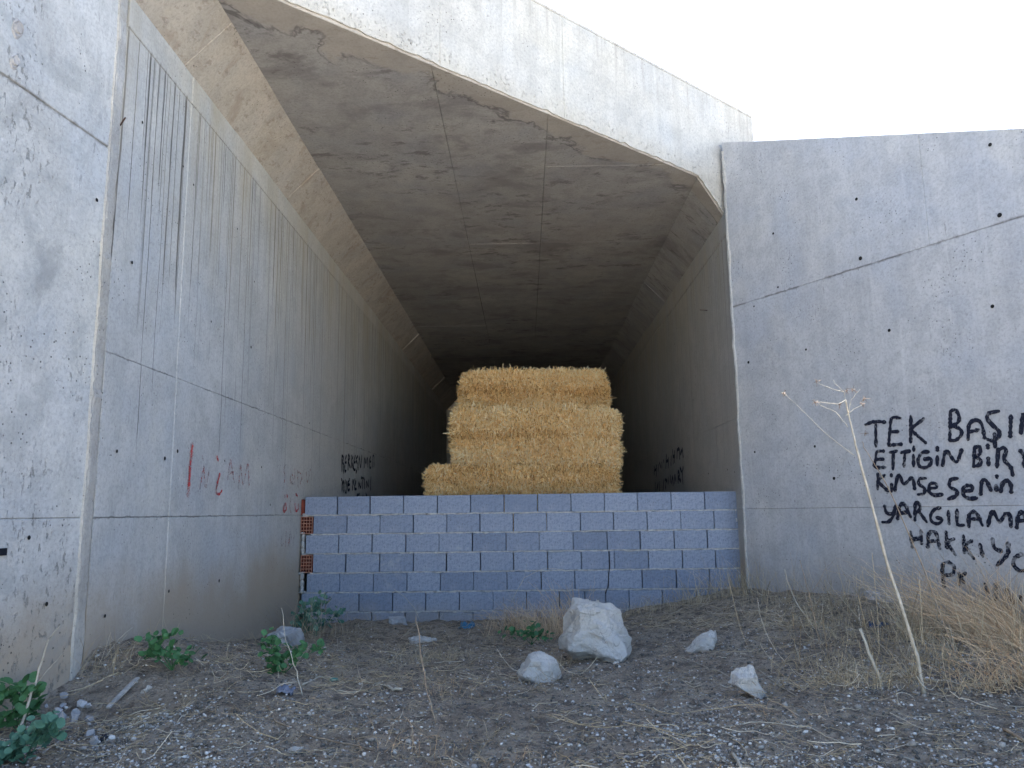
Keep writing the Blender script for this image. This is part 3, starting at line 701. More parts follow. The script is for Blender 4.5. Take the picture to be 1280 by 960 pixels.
def block_mesh(L, H, D, bv=.005):
    v = []; 
    for dx, dz, dy in ((0, 0, D), (0, 0, bv), (bv, bv, 0)):
        v += [(-L/2+dx, dy, -H/2+dz), (L/2-dx, dy, -H/2+dz), (L/2-dx, dy, H/2-dz), (-L/2+dx, dy, H/2-dz)]
    # chip one or two front corners
    v = np.array(v)
    for k in range(8, 12):
        if R.rand() < .3: v[k] += np.array([-np.sign(v[k][0])*R.uniform(.002, .012), 0, -np.sign(v[k][2])*R.uniform(.002, .01)])
    f = [(0, 3, 2, 1), (8, 9, 10, 11)]
    for b in (0, 4):
        for i in range(4): j = (i+1) % 4; f.append((b+i, b+j, b+4+j, b+4+i))
    me = bpy.data.meshes.new('concrete_block'); me.from_pydata([tuple(q) for q in v], [], f); me.update(); me.materials.append(M_block); return me
pool = [block_mesh(1, .198, .19) for _ in range(1)]
def child(name, me, loc, root, rot=(0, 0, 0), sc_=(1, 1, 1)):
    o = bpy.data.objects.new(name, me); C.objects.link(o); o.parent = root
    o.location = Vector(loc)-Vector(root.location); o.rotation_euler = rot; o.scale = sc_; return o
sized = {}
for r_, row in enumerate(J):
    zc_ = ztop-PITCHZ*(r_+.5)
    pyc = 617+23.2*(r_+.5)
    xw = [float(hitY(px, pyc-(px-650)*.0129, YB)[0]) for px in row]
    for a, b in zip(xw[:-1], xw[1:]):
        L = b-a-.009
        key = (round(L, 2), R.randint(4))
        if key not in sized: sized[key] = block_mesh(L, .200, .19)
        child('concrete_block', sized[key], ((a+b)/2+jit(.0015), YB+jit(.004), zc_+jit(.0015)), wall, (jit(.004), jit(.006), jit(.008)))
    # bed mortar: thin irregular pale bead, a little behind the face
    K = 160; xs2 = np.linspace(xw[0]-.02, xw[-1], K)
    zt = zc_-PITCHZ/2+.008+fbm(xs2*14, xs2*0+r_, 3, 21)*.008; zb_ = zt-.012-np.abs(fbm(xs2*20, xs2*0+r_, 3, 31))*.018
    yf = YB+.003-np.maximum(0, fbm(xs2*11, xs2*0+r_, 3, 41)-.05)*.05
    v = []; f = []
    for i in range(K): v += [(xs2[i], yf[i], zb_[i]), (xs2[i], yf[i]-.001, zt[i]), (xs2[i], YB+.15, zt[i]), (xs2[i], YB+.15, zb_[i])]
    for i in range(K-1):
        for j in range(4): jj = (j+1) % 4; f.append((4*i+j, 4*i+4+j, 4*i+4+jj, 4*i+jj))
    adopt(mesh('mortar_bed', v, f, M_mortar), wall)
# infill of the joint at the left end and two hollow clay bricks
def hollow_brick():
    W, H, D = .148, .19, .19; nx_, nz_ = 4, 5; t = .007
    V_, F_ = [], []
    def add(*b):
        v, f = boxv(*b); o_ = len(V_); V_.extend(v); F_.extend([tuple(i+o_ for i in q) for q in f])
    for i in range(nx_+1): x_ = -W/2+(W-t)*i/nx_; add(x_, x_+t, 0, D, -H/2, H/2)
    for i in range(nz_+1):
        z_ = -H/2+(H-t)*i/nz_
        for k in range(nx_):
            xa = -W/2+(W-t)*k/nx_+t; xb = -W/2+(W-t)*(k+1)/nx_; add(xa, xb, .001, D-.001, z_+.0005, z_+t)
    add(-W/2+.001, W/2-.001, D-.03, D-.02, -H/2+.001, H/2-.001)
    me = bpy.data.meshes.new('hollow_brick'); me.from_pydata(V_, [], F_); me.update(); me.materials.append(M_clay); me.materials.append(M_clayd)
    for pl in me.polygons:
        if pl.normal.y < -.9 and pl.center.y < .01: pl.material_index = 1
    return me
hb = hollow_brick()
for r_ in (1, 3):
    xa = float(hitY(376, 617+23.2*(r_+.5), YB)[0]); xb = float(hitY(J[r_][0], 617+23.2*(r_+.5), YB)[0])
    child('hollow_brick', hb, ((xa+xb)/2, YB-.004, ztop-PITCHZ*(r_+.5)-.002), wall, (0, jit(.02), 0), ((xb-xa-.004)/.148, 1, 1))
def lump(name, c_, dims, mat, root=None, seed=0, sub=2, rough=.25, facets=0):
    import bmesh
    bm = bmesh.new(); bmesh.ops.create_icosphere(bm, subdivisions=sub, radius=1)
    rs = np.random.RandomState(seed)
    pl = [(lambda d: d/np.linalg.norm(d))(rs.normal(size=3)) for _ in range(facets)]; ds = rs.uniform(.5, .85, facets)
    for vt in bm.verts:
        p = np.array(vt.co)
        for q, d in zip(pl, ds):
            e = np.dot(p, q)-d
            if e > 0: p = p-q*e*.96
        p = p*(1+rough*float(fbm(p[0]*1.7+seed*3, p[1]*1.7+p[2]*2.3, 3, seed)))
        vt.co = p*np.array(dims)
    me = bpy.data.meshes.new(name); bm.to_mesh(me); bm.free(); me.materials.append(mat)
    o = bpy.data.objects.new(name, me); C.objects.link(o)
    if root: o.parent = root; o.location = Vector(c_)-Vector(root.location)
    else: o.location = c_
    return o
xe = XL+.012
for r_, w in ((0, .0), (2, .035), (4, .04)):
    zc_ = ztop-PITCHZ*(r_+.5)
    if r_ == 0:
        box('clay_sliver', XL+.008, XL+.022, YB+.004, YB+.15, zc_-.1, zc_+.075, M_clay, wall)
        box('clay_sliver', XL+.03, XL+.04, YB+.004, YB+.15, zc_-.1, zc_+.06, M_clay, wall)
    else:
        for k, dz in enumerate((-.075, .0, .075)):
            lump('mortar_lump', (XL+.032, YB+.03, zc_+dz), (.024, .035, .045), M_mortarw, wall, r_*5+k, 2, .5)
for k in range(9):
    lump('mortar_lump', (XL+R.uniform(.02, .07), YB+.01, ztop-PITCHZ*R.choice([1, 2, 3, 4, 5])+jit(.02)), (.03, .018, .012), M_mortarw, wall, 60+k, 2, .6)
for k in range(6):
    lump('mortar_lump', (XR-R.uniform(.005, .02), YB+.01, ztop-PITCHZ*R.uniform(.5, 5)), (.012, .018, .03), M_mortarw, wall, 90+k, 2, .6)
# the crack down the right part of the wall
cr = [(762, 664), (761, 690), (762, 708), (760, 732), (757, 742)]
P = np.array([hitY(a, b, YB-.001) for a, b in cr]); v = []; f = []
for i, q in enumerate(P): v += [q+np.array([-.004, -.001, 0]), q+np.array([.004, -.001, 0]), q+np.array([0, .004, 0])]
for i in range(len(P)-1):
    for j in range(3): jj = (j+1) % 3; f.append((3*i+j, 3*i+jj, 3*i+3+jj, 3*i+3+j))
adopt(mesh('crack', v, f, M_dark), wall)

# ---------------------------------------------------------------- straw bales
def bale(x0, x1, yf, depth, z0, z1, label, seed, tilt=0., tone=0.):
    rs = np.random.RandomState(seed)
    cx, cz = (x0+x1)/2, (z0+z1)/2
    o = empty('straw_bale', (cx, yf+depth/2, z0), label, 'straw bale', 'straw bales stacked in the underpass')
    hx_, hy_, hz_ = (x1-x0)/2, depth/2, (z1-z0)/2
    def surf(a, b, face):   # a,b in -1..1 -> local position on rounded box, normal
        if face == 'f': p = np.stack([a*hx_, -np.ones_like(a)*hy_, b*hz_], -1)
        elif face == 't': p = np.stack([a*hx_, b*hy_, np.ones_like(a)*hz_], -1)
        elif face == 'l': p = np.stack([-np.ones_like(a)*hx_, a*hy_, b*hz_], -1)
        elif face == 'r': p = np.stack([np.ones_like(a)*hx_, a*hy_, b*hz_], -1)
        elif face == 'k': p = np.stack([a*hx_, np.ones_like(a)*hy_, b*hz_], -1)
        elif face == 'b': p = np.stack([a*hx_, b*hy_, -np.ones_like(a)*hz_], -1)
        rr_ = .15
        q = np.clip(p, [-(hx_-rr_), -(hy_-rr_), -(hz_-rr_)], [hx_-rr_, hy_-rr_, hz_-rr_]); d = p-q
        nrm = d/(np.linalg.norm(d, axis=-1, keepdims=True)+1e-9); p = q+nrm*rr_
        # flake bulges and string grooves
        g = fbm(p[..., 0]*3+seed, p[..., 2]*7+p[..., 1]*3, 3, seed)*.07
        for zz in (.02,): g = g-.035*np.exp(-((p[..., 2]-hz_*zz+.02*np.sin(p[..., 0]*2.2+seed))/.028)**2)
        for k in range(4):
            pass
        return p+nrm*g[..., None], nrm
    V_, F_ = [], []; off = 0
    for face, na, nb in (('f', 60, 26), ('t', 60, 20), ('l', 20, 26), ('r', 20, 26), ('b', 40, 20), ('k', 40, 20)):
        A, B = np.meshgrid(np.linspace(-1, 1, na), np.linspace(-1, 1, nb)); P_, _ = surf(A, B, face)
        V_.append(P_.reshape(-1, 3)); I_ = (np.arange(nb-1)[:, None]*na+np.arange(na-1)[None]).ravel()
        q = np.stack([I_, I_+1, I_+na+1, I_+na], 1)+off
        F_.append(q); off += na*nb
    V_ = np.concatenate(V_)
    sh = lambda P_: P_+np.stack([P_[..., 2]*0, P_[..., 2]*0, P_[..., 0]*tilt], -1)+np.array([0, 0, hz_])
    core = mesh('bale_core', sh(V_), np.concatenate(F_), M_core, o, True)
    Ps, Rs, Ts = [], [], []
    for face, cnt in (('f', 17000), ('t', 3000), ('l', 7000), ('r', 5000), ('k', 2500)):
        a = rs.uniform(-1, 1, cnt); b = rs.uniform(-1, 1, cnt)
        p, nrm = surf(a, b, face)
        L = rs.uniform(.035, .12, cnt)
        d = rs.normal(0, .45, (cnt, 3)); d[:, 2] += rs.choice([-1, 1], cnt, p=[.75, .25])*1.1
        d = d+nrm*rs.uniform(.0, .9, cnt)[:, None]
        if face == 't': d = rs.normal(0, 1, (cnt, 3)); d[:, 2] = np.abs(d[:, 2])*.5
        wild = rs.rand(cnt) < .05; d[wild] = rs.normal(0, .6, (wild.sum(), 3))+nrm[wild]*1.2; L[wild] *= 1.5
        d /= np.linalg.norm(d, axis=1, keepdims=True)
        bend = rs.normal(0, .12, (cnt, 3))
        st = p-nrm*.006-d*L[:, None]*.5
        K = 3; t = np.linspace(0, 1, K)[None, :, None]
        P3 = st[:, None]+d[:, None]*L[:, None, None]*t+bend[:, None]*L[:, None, None]*t*t+nrm[:, None]*.02*t
        Ps.append(P3); Rs.append(np.repeat(rs.uniform(.0022, .0062, cnt)[:, None], K, 1))
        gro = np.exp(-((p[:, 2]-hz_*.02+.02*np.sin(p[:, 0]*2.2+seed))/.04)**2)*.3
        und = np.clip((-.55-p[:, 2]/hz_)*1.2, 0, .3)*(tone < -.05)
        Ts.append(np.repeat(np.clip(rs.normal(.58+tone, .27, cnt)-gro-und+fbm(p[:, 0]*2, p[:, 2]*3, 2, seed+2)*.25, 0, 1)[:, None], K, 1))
    P3 = np.concatenate(Ps); r3 = np.concatenate(Rs); t3 = np.concatenate(Ts)
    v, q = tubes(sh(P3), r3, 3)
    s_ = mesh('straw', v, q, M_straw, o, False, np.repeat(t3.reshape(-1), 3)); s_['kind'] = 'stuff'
    return o
def bx(px, py, Y_): p = hitY(px, py, Y_); return float(p[0]), float(p[2])
x0, _ = bx(535, 600, 10.3); x1, zt_ = bx(773, 582, 10.3)
bale(x0, x1, 10.3, 1.6, -.25, zt_+.03, 'lowest straw bale, half hidden behind the top course of blocks', 11, -.012, -.1)
x0, zt2 = bx(566, 508, 10.62); x1, _ = bx(775, 508, 10.62)
bale(x0, x1, 10.62, 1.9, zt_+.01, zt2-.02, 'wide middle straw bale, jutting furthest right in the stack', 23, -.03, .04)
x0, zt3 = bx(577, 462, 11.5); x1, _ = bx(757, 462, 11.5)
bale(x0, x1, 11.5, 1.4, zt2-.03, zt3-.01, 'topmost straw bale, narrower and more orange than those beneath', 37, .0, -.03)

# ---------------------------------------------------------------- rocks
def hull_rock(name, sil, base_py, depth, label, mat, seed, group=None, back=.12, rough=.03, dimpts=()):
    import bmesh
    cx = sum(p[0] for p in sil)/len(sil)
    g = ground_at(cx, base_py); Y_ = g[1]+depth*.35
    rs = np.random.RandomState(seed)
    P = np.array([hitY(a, b, Y_) for a, b in sil]); c_ = P.mean(0)
    pts_ = list(P)
    for p in P:
        pts_.append(c_+(p-c_)*rs.uniform(.62, .8)+np.array([0, -depth*rs.uniform(.30, .55), 0]))
        pts_.append(c_+(p-c_)*rs.uniform(.65, .85)+np.array([0, depth*rs.uniform(.3, .55), 0]))
    for q in dimpts: pts_.append(hitY(q[0], q[1], Y_-depth*q[2]))
    bm = bmesh.new()
    for p in pts_: bm.verts.new(p-g)
    bmesh.ops.convex_hull(bm, input=bm.verts)
    for vt in [v_ for v_ in bm.verts if not v_.link_faces]: bm.verts.remove(vt)
    bmesh.ops.triangulate(bm, faces=bm.faces)
    sz = np.linalg.norm(P.max(0)-P.min(0))
    for _ in range(5):
        es = [e for e in bm.edges if e.calc_length() > sz*.03]
        if es: bmesh.ops.subdivide_edges(bm, edges=es, cuts=1); bmesh.ops.triangulate(bm, faces=bm.faces)
    for _ in range(0): bmesh.ops.smooth_vert(bm, verts=bm.verts, factor=.4, use_axis_x=True, use_axis_y=True, use_axis_z=True)
    bm.normal_update()
    for vt in bm.verts:
        p = np.array(vt.co)/sz
        h = float(fbm(p[0]*4+seed, p[1]*5+p[2]*4.3, 5, seed))*.9-1.3*abs(float(fbm(p[0]*3+9+p[2]*1.5, p[2]*4+p[1]*3, 3, seed+5)))+.25*round(2.5*float(fbm(p[0]*2.2+p[2]*2, p[2]*3-p[0]+p[1]*2, 2, seed+8)))
        vt.co = vt.co+vt.normal*h*sz*rough*2.2
    me = bpy.data.meshes.new(name); bm.to_mesh(me); bm.free(); me.materials.append(mat)
    o = link(name, me); o.location = g-np.array([0, 0, .022]); tag(o, label, 'rock', group); return o
hull_rock('rock', [(708,757),(716,745),(748,738),(763,749),(779,766),(790,792),(790,815),(780,829),(764,831),(752,830),(718,822),(697,808),(697,795),(703,775)], 826, .42, 'largest white boulder, tall and blunt-topped, in front of the block wall', M_rock, 3, 'white rocks on the slope', rough=.03, dimpts=((738,762,.42),(725,800,.58),(768,806,.5)))
hull_rock('rock', [(660,812),(680,811),(694,822),(706,842),(700,852),(676,856),(650,846),(646,836),(651,822)], 852, .24, 'rounded white rock just left of the largest boulder', M_rock, 8, 'white rocks on the slope')
hull_rock('rock', [(886,783),(896,783),(898,793),(889,806),(880,815),(856,817),(855,812),(864,800)], 815, .18, 'wedge-shaped white rock right of the largest boulder, on the bare slope', M_rock, 12, 'white rocks on the slope')
hull_rock('rock', [(912,833),(926,827),(942,827),(946,842),(960,866),(954,874),(943,874),(930,862),(921,856),(908,848)], 872, .18, 'jagged cream-white rock, lowest and rightmost of the large ones', M_rock, 16, 'white rocks on the slope', rough=.035)
hull_rock('rock', [(510,794),(525,790),(545,795),(546,801),(530,803),(512,801)], 803, .16, 'flat whitish stone lying in the dry grass below the block wall', M_rock, 20)
hull_rock('rock', [(485,767),(507,767),(509,779),(500,782),(485,780)], 781, .16, 'squarish grey stone standing at the foot of the block wall', M_rockg, 24)
hull_rock('rock', [(334,788),(352,780),(376,782),(378,800),(372,810),(345,808),(333,800)], 808, .25, 'pale grey broken concrete lump behind the green plant by the left wall', M_rockg, 28)
hull_rock('rock', [(1078,735),(1100,731),(1122,735),(1128,748),(1108,754),(1080,750)], 752, .2, 'whitish slab of rubble against the right wing wall', M_rockg, 33)
hull_rock('rock', [(358,930),(368,926),(380,927),(377,938),(367,944),(359,941)], 943, .06, 'bluish-white stone at the bottom, left of the centre', M_rock, 37)
hull_rock('rock', [(222,918),(236,909),(243,912),(243,920),(232,923),(222,921)], 922, .07, 'small wedge of white stone in the gravel at the lower left', M_rock, 41)
hull_rock('rock', [(177,858),(186,851),(190,854),(184,864),(178,866)], 865, .06, 'small oval white stone beside the pale wooden lath', M_rock, 45)
hull_rock('rock', [(116,908),(126,903),(130,908),(124,915),(117,914)], 914, .05, 'small white pebble-like stone right of the lower-left plant', M_rock, 47)
hull_rock('rock', [(946,956),(962,951),(970,956),(970,966),(948,968)], 963, .06, 'white stone cut by the bottom edge, right of the centre', M_rock, 49)
hull_rock('rock', [(137,958),(150,953),(158,957),(156,968),(138,969)], 965, .06, 'white stone cut by the bottom edge at the lower left', M_rock, 51)
hull_rock('rock', [(1037,936),(1046,933),(1055,937),(1052,943),(1039,942)], 942, .05, 'small flat white stone near the bottom, right of the centre', M_rock, 53)
rk = [(70,835+45),(74,899),(87,910),(60,905),(60,918),(95,896)]
for k, (px, py) in enumerate(rk):
    pass
# rubble bank against the left wing wall
g0 = ground_at(70, 895)
rb = []
for k in range(15):
    g = ground_at(R.uniform(40, 118), R.uniform(868, 935)); rb.append(g)
import bmesh
bm = bmesh.new()
for k, g in enumerate(rb):
    s = R.uniform(.010, .030); M_ = Matrix.Translation(g-g0+np.array([0, 0, s*.3])) @ Matrix.Rotation(R.uniform(0, 6), 4, Vector(R.normal(size=3))) @ Matrix.Diagonal((s*R.uniform(.8, 1.5), s, s*.7, 1))
    r = bmesh.ops.create_icosphere(bm, subdivisions=1, radius=1, matrix=M_)
    for vt in r['verts']: vt.co += Vector(R.normal(0, s*.12, 3))
me = bpy.data.meshes.new('rubble'); bm.to_mesh(me); bm.free(); me.materials.append(M_rockg)
o = link('rubble', me); o.location = g0; o['kind'] = 'stuff'; tag(o, 'broken pale rubble heaped against the left wing wall behind the plant', 'rubble')

# ---------------------------------------------------------------- gravel (nobody could count it)
def ico():
    import bmesh
    bm = bmesh.new(); bmesh.ops.create_icosphere(bm, subdivisions=1, radius=1)
    v = np.array([q.co[:] for q in bm.verts]); f = np.array([[a.index for a in q.verts] for q in bm.faces]); bm.free(); return v, f
iv, if_ = ico()
# 12-vertex pebbles
import bmesh as _b
bm = _b.new(); phi = (1+5**.5)/2
for s1 in (1, -1):
    for s2_ in (1, -1): bm.verts.new((0, s1, s2_*phi)); bm.verts.new((s1, s2_*phi, 0)); bm.verts.new((s2_*phi, 0, s1))
_b.ops.convex_hull(bm, input=bm.verts); bm.verts.ensure_lookup_table(); bm.verts.index_update()
iv = np.array([q.co[:] for q in bm.verts]); iv /= np.linalg.norm(iv[0]); if_ = np.array([[a.index for a in q.verts] for q in bm.faces]); bm.free()
def scatter_xy(n_pts, pxr=(-40, 1320), pyr=(740, 985), power=1.):
    out = np.zeros((0, 2))
    while len(out) < n_pts:
        k = int(n_pts*1.3)+50
        px = R.uniform(*pxr, k); py = pyr[0]+(pyr[1]-pyr[0])*R.rand(k)**power
        d = fw[None]+((px-640)/F_PX)[:, None]*rt[None]+((480-py)/F_PX)[:, None]*up[None]
        z = np.full(k, -1.03)
        for _ in range(4):
            t = z/np.minimum(d[:, 2], -.02); x_, y_ = d[:, 0]*t, d[:, 1]*t
            z = gbase(np.clip(x_, -5, 7), np.clip(y_, -1, 11))
        ok = (d[:, 2] < -.02) & (y_ < 8.95) & ~((x_ < XL+.02) & (y_ > 4.5))
        ok &= ((x_-WO[0])*WN[0]+(y_-WO[1])*WN[1]) > .02
        ok &= ~((y_ < 4.5) & (((x_-LO[0])*LN[0]+(y_-LO[1])*LN[1]) < .02))
        out = np.vstack([out, np.stack([x_, y_], 1)[ok]])
    return out[:n_pts]
def pebbles(name, XY, lo, hi, tmu, tsd, label, pw=3.):
    N_ = len(XY); s = lo+(hi-lo)*R.rand(N_)**pw
    A = R.normal(size=(N_, 3, 3)); Q, _ = np.linalg.qr(A)
    sc3 = s[:, None]*R.uniform(.55, 1.3, (N_, 3))
    V_ = iv[None]*(1+R.uniform(-.2, .2, (N_, 12, 1)))
    V_ = np.einsum('nij,nkj->nki', Q, V_*sc3[:, None]); V_[..., 2] *= .75
    V_ += np.stack([XY[:, 0], XY[:, 1], gz(XY[:, 0], XY[:, 1])+s*.25], -1)[:, None]
    F_ = (if_[None]+(np.arange(N_)*12)[:, None, None]).reshape(-1, 3)
    t = np.clip(R.normal(tmu, tsd, N_), 0, 1)
    o = mesh(name, V_.reshape(-1, 3), F_, M_peb, None, False, np.repeat(t, 12)); o['kind'] = 'stuff'; tag(o, label, 'gravel'); return o
XY = scatter_xy(40000)
dens = fbm(XY[:, 0]*1.3, XY[:, 1]*1.3, 3, 77)+fbm(XY[:, 0]*5, XY[:, 1]*5, 2, 78)*.6
XYl = XY[dens+R.uniform(-.4, .4, len(XY))-(XY[:, 0] > 1.0)*.18 > -.05]
pebbles('gravel', XYl, .0022, .010, .66, .27, 'pale fine gravel and shell-like grit strewn over the dark soil')
pebbles('gravel', scatter_xy(500), .007, .020, .66, .24, 'larger whitish pebbles scattered sparsely over the slope', 4.)
pebbles('soil_crumbs', scatter_xy(9000), .003, .014, .12, .1, 'dark soil crumbs covering the slope', 3.)

# ---------------------------------------------------------------- dry litter and grass
def strands(base, dirs, L, K=5, droop=.3, curl=.25, rs=R):
    N_ = len(base); t = np.linspace(0, 1, K)
    side = rs.normal(0, 1, (N_, 3)); side[:, 2] *= .3
    P = base[:, None]+dirs[:, None]*L[:, None, None]*t[None, :, None]+side[:, None]*(curl*L)[:, None, None]*(t**2)[None, :, None]
    P[..., 2] -= (droop*L)[:, None]*(t**2.2)[None]
    return P
def grass_obj(name, P, r_, mat, tmu=.6, tsd=.2, taper=.4):
    N_, K, _ = P.shape; rad = np.asarray(r_)[:, None]*np.linspace(1, taper, K)[None]
    v, q = tubes(P, rad, 3); t = np.clip(R.normal(tmu, tsd, N_), 0, 1)
    return mesh(name, v, q, mat, None, False, np.repeat(np.repeat(t[:, None], K, 1).reshape(-1), 3))
def litter(name, XY, Lr, r_, label, mat=None, tmu=.55, lift=.012, up_=.12):
    N_ = len(XY); a = R.uniform(0, 2*np.pi, N_); L = R.uniform(*Lr, N_)*R.uniform(.4, 1, N_)
    K = 6; t = np.linspace(-.5, .5, K); cur = R.normal(0, .9, N_)
    ang = a[:, None]+cur[:, None]*t[None]
    dx = np.cumsum(np.cos(ang), 1)*L[:, None]/K; dy = np.cumsum(np.sin(ang), 1)*L[:, None]/K
    x_ = XY[:, :1]+dx; y_ = XY[:, 1:]+dy
    y_ = np.minimum(y_, 8.95); x_ = np.where(y_ > 4.5, np.maximum(x_, XL+.01), x_)
    z_ = gz(x_, y_)+lift*R.rand(N_, 1)+(R.normal(0, up_, N_)[:, None]*np.abs(t)[None])**2*L[:, None]*4+.002
    z_ += np.maximum(0, R.normal(0, up_*.8, (N_, 1)))*(t[None]+.5)*L[:, None]
    o = grass_obj(name, np.stack([x_, y_, z_], -1), R.uniform(*r_, N_), mat or M_grass, tmu, .25, .7)
    o['kind'] = 'stuff'; tag(o, label, 'plant litter'); return o
litter('dry_litter', scatter_xy(130), (.2, .6), (.0014, .0030), 'longer bleached straws and dead stems scattered over the slope', tmu=.72, lift=.02, up_=.2)
litter('dry_litter', scatter_xy(2300), (.05, .22), (.0009, .002), 'thin dry stems and bits of straw lying over the whole slope')
litter('dry_litter', scatter_xy(900, pxr=(400, 720), pyr=(775, 870)), (.05, .3), (.001, .002), 'mat of dry grass below the left half of the block wall', tmu=.5, lift=.03, up_=.3)
litter('dry_litter', scatter_xy(950, pxr=(960, 1310), pyr=(750, 880)), (.08, .4), (.001, .0024), 'thick mat of dry grass at the foot of the right wing wall', tmu=.5, lift=.06, up_=.5)
litter('dry_litter', scatter_xy(900, pxr=(770, 1060), pyr=(738, 790)), (.06, .3), (.001, .002), 'yellow dry grass along the crest beside the right end of the block wall', tmu=.62, lift=.03, up_=.3)
litter('dry_litter', scatter_xy(350, pxr=(60, 420), pyr=(800, 850)), (.05, .3), (.001, .002), 'dry stems along the foot of the left wall', tmu=.6, lift=.03, up_=.3)

def tuft(label, specs, mat, r_=(.0012, .0026), name='dry_grass_tuft', tmu=.55):
    """specs: (px, py, spread_px, count, length, lean(x,y), stiffness)"""
    Ps = []; rs_ = []; b0 = None
    for px, py, sp, cnt, L, lean, dr in specs:
        g = ground_at(px, py); b0 = g if b0 is None else b0
        s = sp*g[1]/F_PX
        b = np.stack([g[0]+R.normal(0, s, cnt), g[1]+R.normal(0, s*.6, cnt)], 1)
        wv = np.dot(np.column_stack([b, np.zeros(cnt)])-WO, WN); b += np.maximum(0, .03-wv)[:, None]*WN[None, :2]
        b[:, 1] = np.minimum(b[:, 1], 8.93)
        z = gz(b[:, 0], b[:, 1])-.005
        base = np.column_stack([b, z]); d = R.normal(0, .28, (cnt, 3)); d[:, 2] = 1; d[:, 0] += lean[0]; d[:, 1] += lean[1]
        d /= np.linalg.norm(d, axis=1, keepdims=True)
        P = strands(base, d, L*R.uniform(.35, 1, cnt), 6, dr, .25)
        P[..., 1] = np.minimum(P[..., 1], 8.93)
        P[..., 2] = np.maximum(P[..., 2], gz(P[..., 0], P[..., 1])+.003)
        wv = (P-WO)@WN; P = P+np.maximum(0, .012-wv)[..., None]*WN
        wv = P[..., 0]-XL-.01; P[..., 0] += np.maximum(0, -wv)*(P[..., 1] > 4.5)
        Ps.append(P); rs_.append(R.uniform(*r_, cnt))
    P = np.concatenate(Ps)-b0
    o = grass_obj(name, P, np.concatenate(rs_), mat, tmu, .25); o.location = b0; tag(o, label, 'dry grass'); o['kind'] = 'stuff'; return o
tuft('dense orange dry grass leaning left at the far right, under the handwriting', [(1190, 795, 22, 90, .8, (-.4, .0), .2), (1235, 800, 26, 170, .85, (-.7, -.1), .25), (1285, 815, 25, 170, .9, (-.75, 0), .25), (1250, 780, 30, 160, .6, (-.3, 0), .25), (1290, 790, 25, 120, .6, (-.1, 0), .2), (1300, 850, 25, 80, .6, (-.6, 0), .3), (1240, 865, 18, 50, .45, (-.25, 0), .3)], M_reed, tmu=.6)
tuft('upright pale grass tuft between the tall stalk and the orange grass', [(1140, 800, 10, 80, .65, (.02, 0), .1), (1152, 830, 14, 40, .4, (.02, 0), .2), (1185, 830, 14, 50, .35, (0, 0), .3)], M_grass)
tuft('low tufts of dry grass around the leaning stake', [(1090, 860, 22, 60, .22, (0, 0), .3), (1050, 850, 16, 50, .2, (.1, 0), .3), (1130, 850, 20, 50, .2, (-.2, 0), .4), (1045, 800, 16, 30, .2, (0, 0), .3)], M_grass)
tuft('thin dry weeds standing against the right wing wall', [(1015, 765, 24, 35, .5, (.05, 0), .1), (965, 752, 22, 45, .45, (.05, 0), .1), (1050, 775, 26, 40, .5, (-.2, 0), .15), (1105, 785, 20, 30, .6, (-.2, 0), .1)], M_grass, (.0008, .0018))
tuft('dry weeds in front of the right end of the block wall', [(890, 748, 26, 110, .4, (0, 0), .1), (920, 745, 14, 60, .5, (-.2, 0), .1), (850, 758, 24, 90, .25, (.1, 0), .3), (800, 765, 22, 70, .25, (0, 0), .2)], M_grass, (.0011, .0024))
tuft('tangled brown weeds behind the largest boulder', [(690, 795, 18, 200, .45, (-.05, 0), .2), (655, 790, 24, 180, .42, (.0, 0), .25), (715, 780, 14, 90, .55, (-.2, 0), .1), (640, 785, 16, 60, .4, (-.4, 0), .5)], M_reed, (.0011, .0024), tmu=.6)
tuft('short dry grass between the flat whitish stone and the boulder', [(520, 830, 30, 70, .18, (0, 0), .2), (560, 825, 20, 60, .2, (0, 0), .2), (600, 800, 22, 40, .15, (0, 0), .3)], M_grass, (.0009, .0018))
tuft('dry weeds mixed into the green plant at the left end of the block wall', [(392, 800, 16, 35, .6, (.1, -.1), .1), (420, 795, 20, 40, .35, (.3, 0), .3), (370, 800, 14, 25, .55, (-.1, 0), .1), (445, 790, 20, 45, .18, (.2, 0), .3)], M_grass, (.0009, .002))
tuft('small dry tuft against the left wall above the rubble', [(135, 835, 16, 40, .25, (.15, 0), .2), (160, 822, 12, 25, .2, (.2, 0), .3)], M_grass, (.0009, .0018))
tuft('brown dead weeds at the bottom, below the centre', [(515, 945, 30, 26, .25, (.1, 0), .4), (640, 960, 40, 18, .18, (.2, 0), .5), (560, 870, 24, 20, .25, (0, 0), .3), (1000, 900, 30, 18, .25, (-.4, 0), .5)], M_reed, (.0008, .0016), tmu=.45)

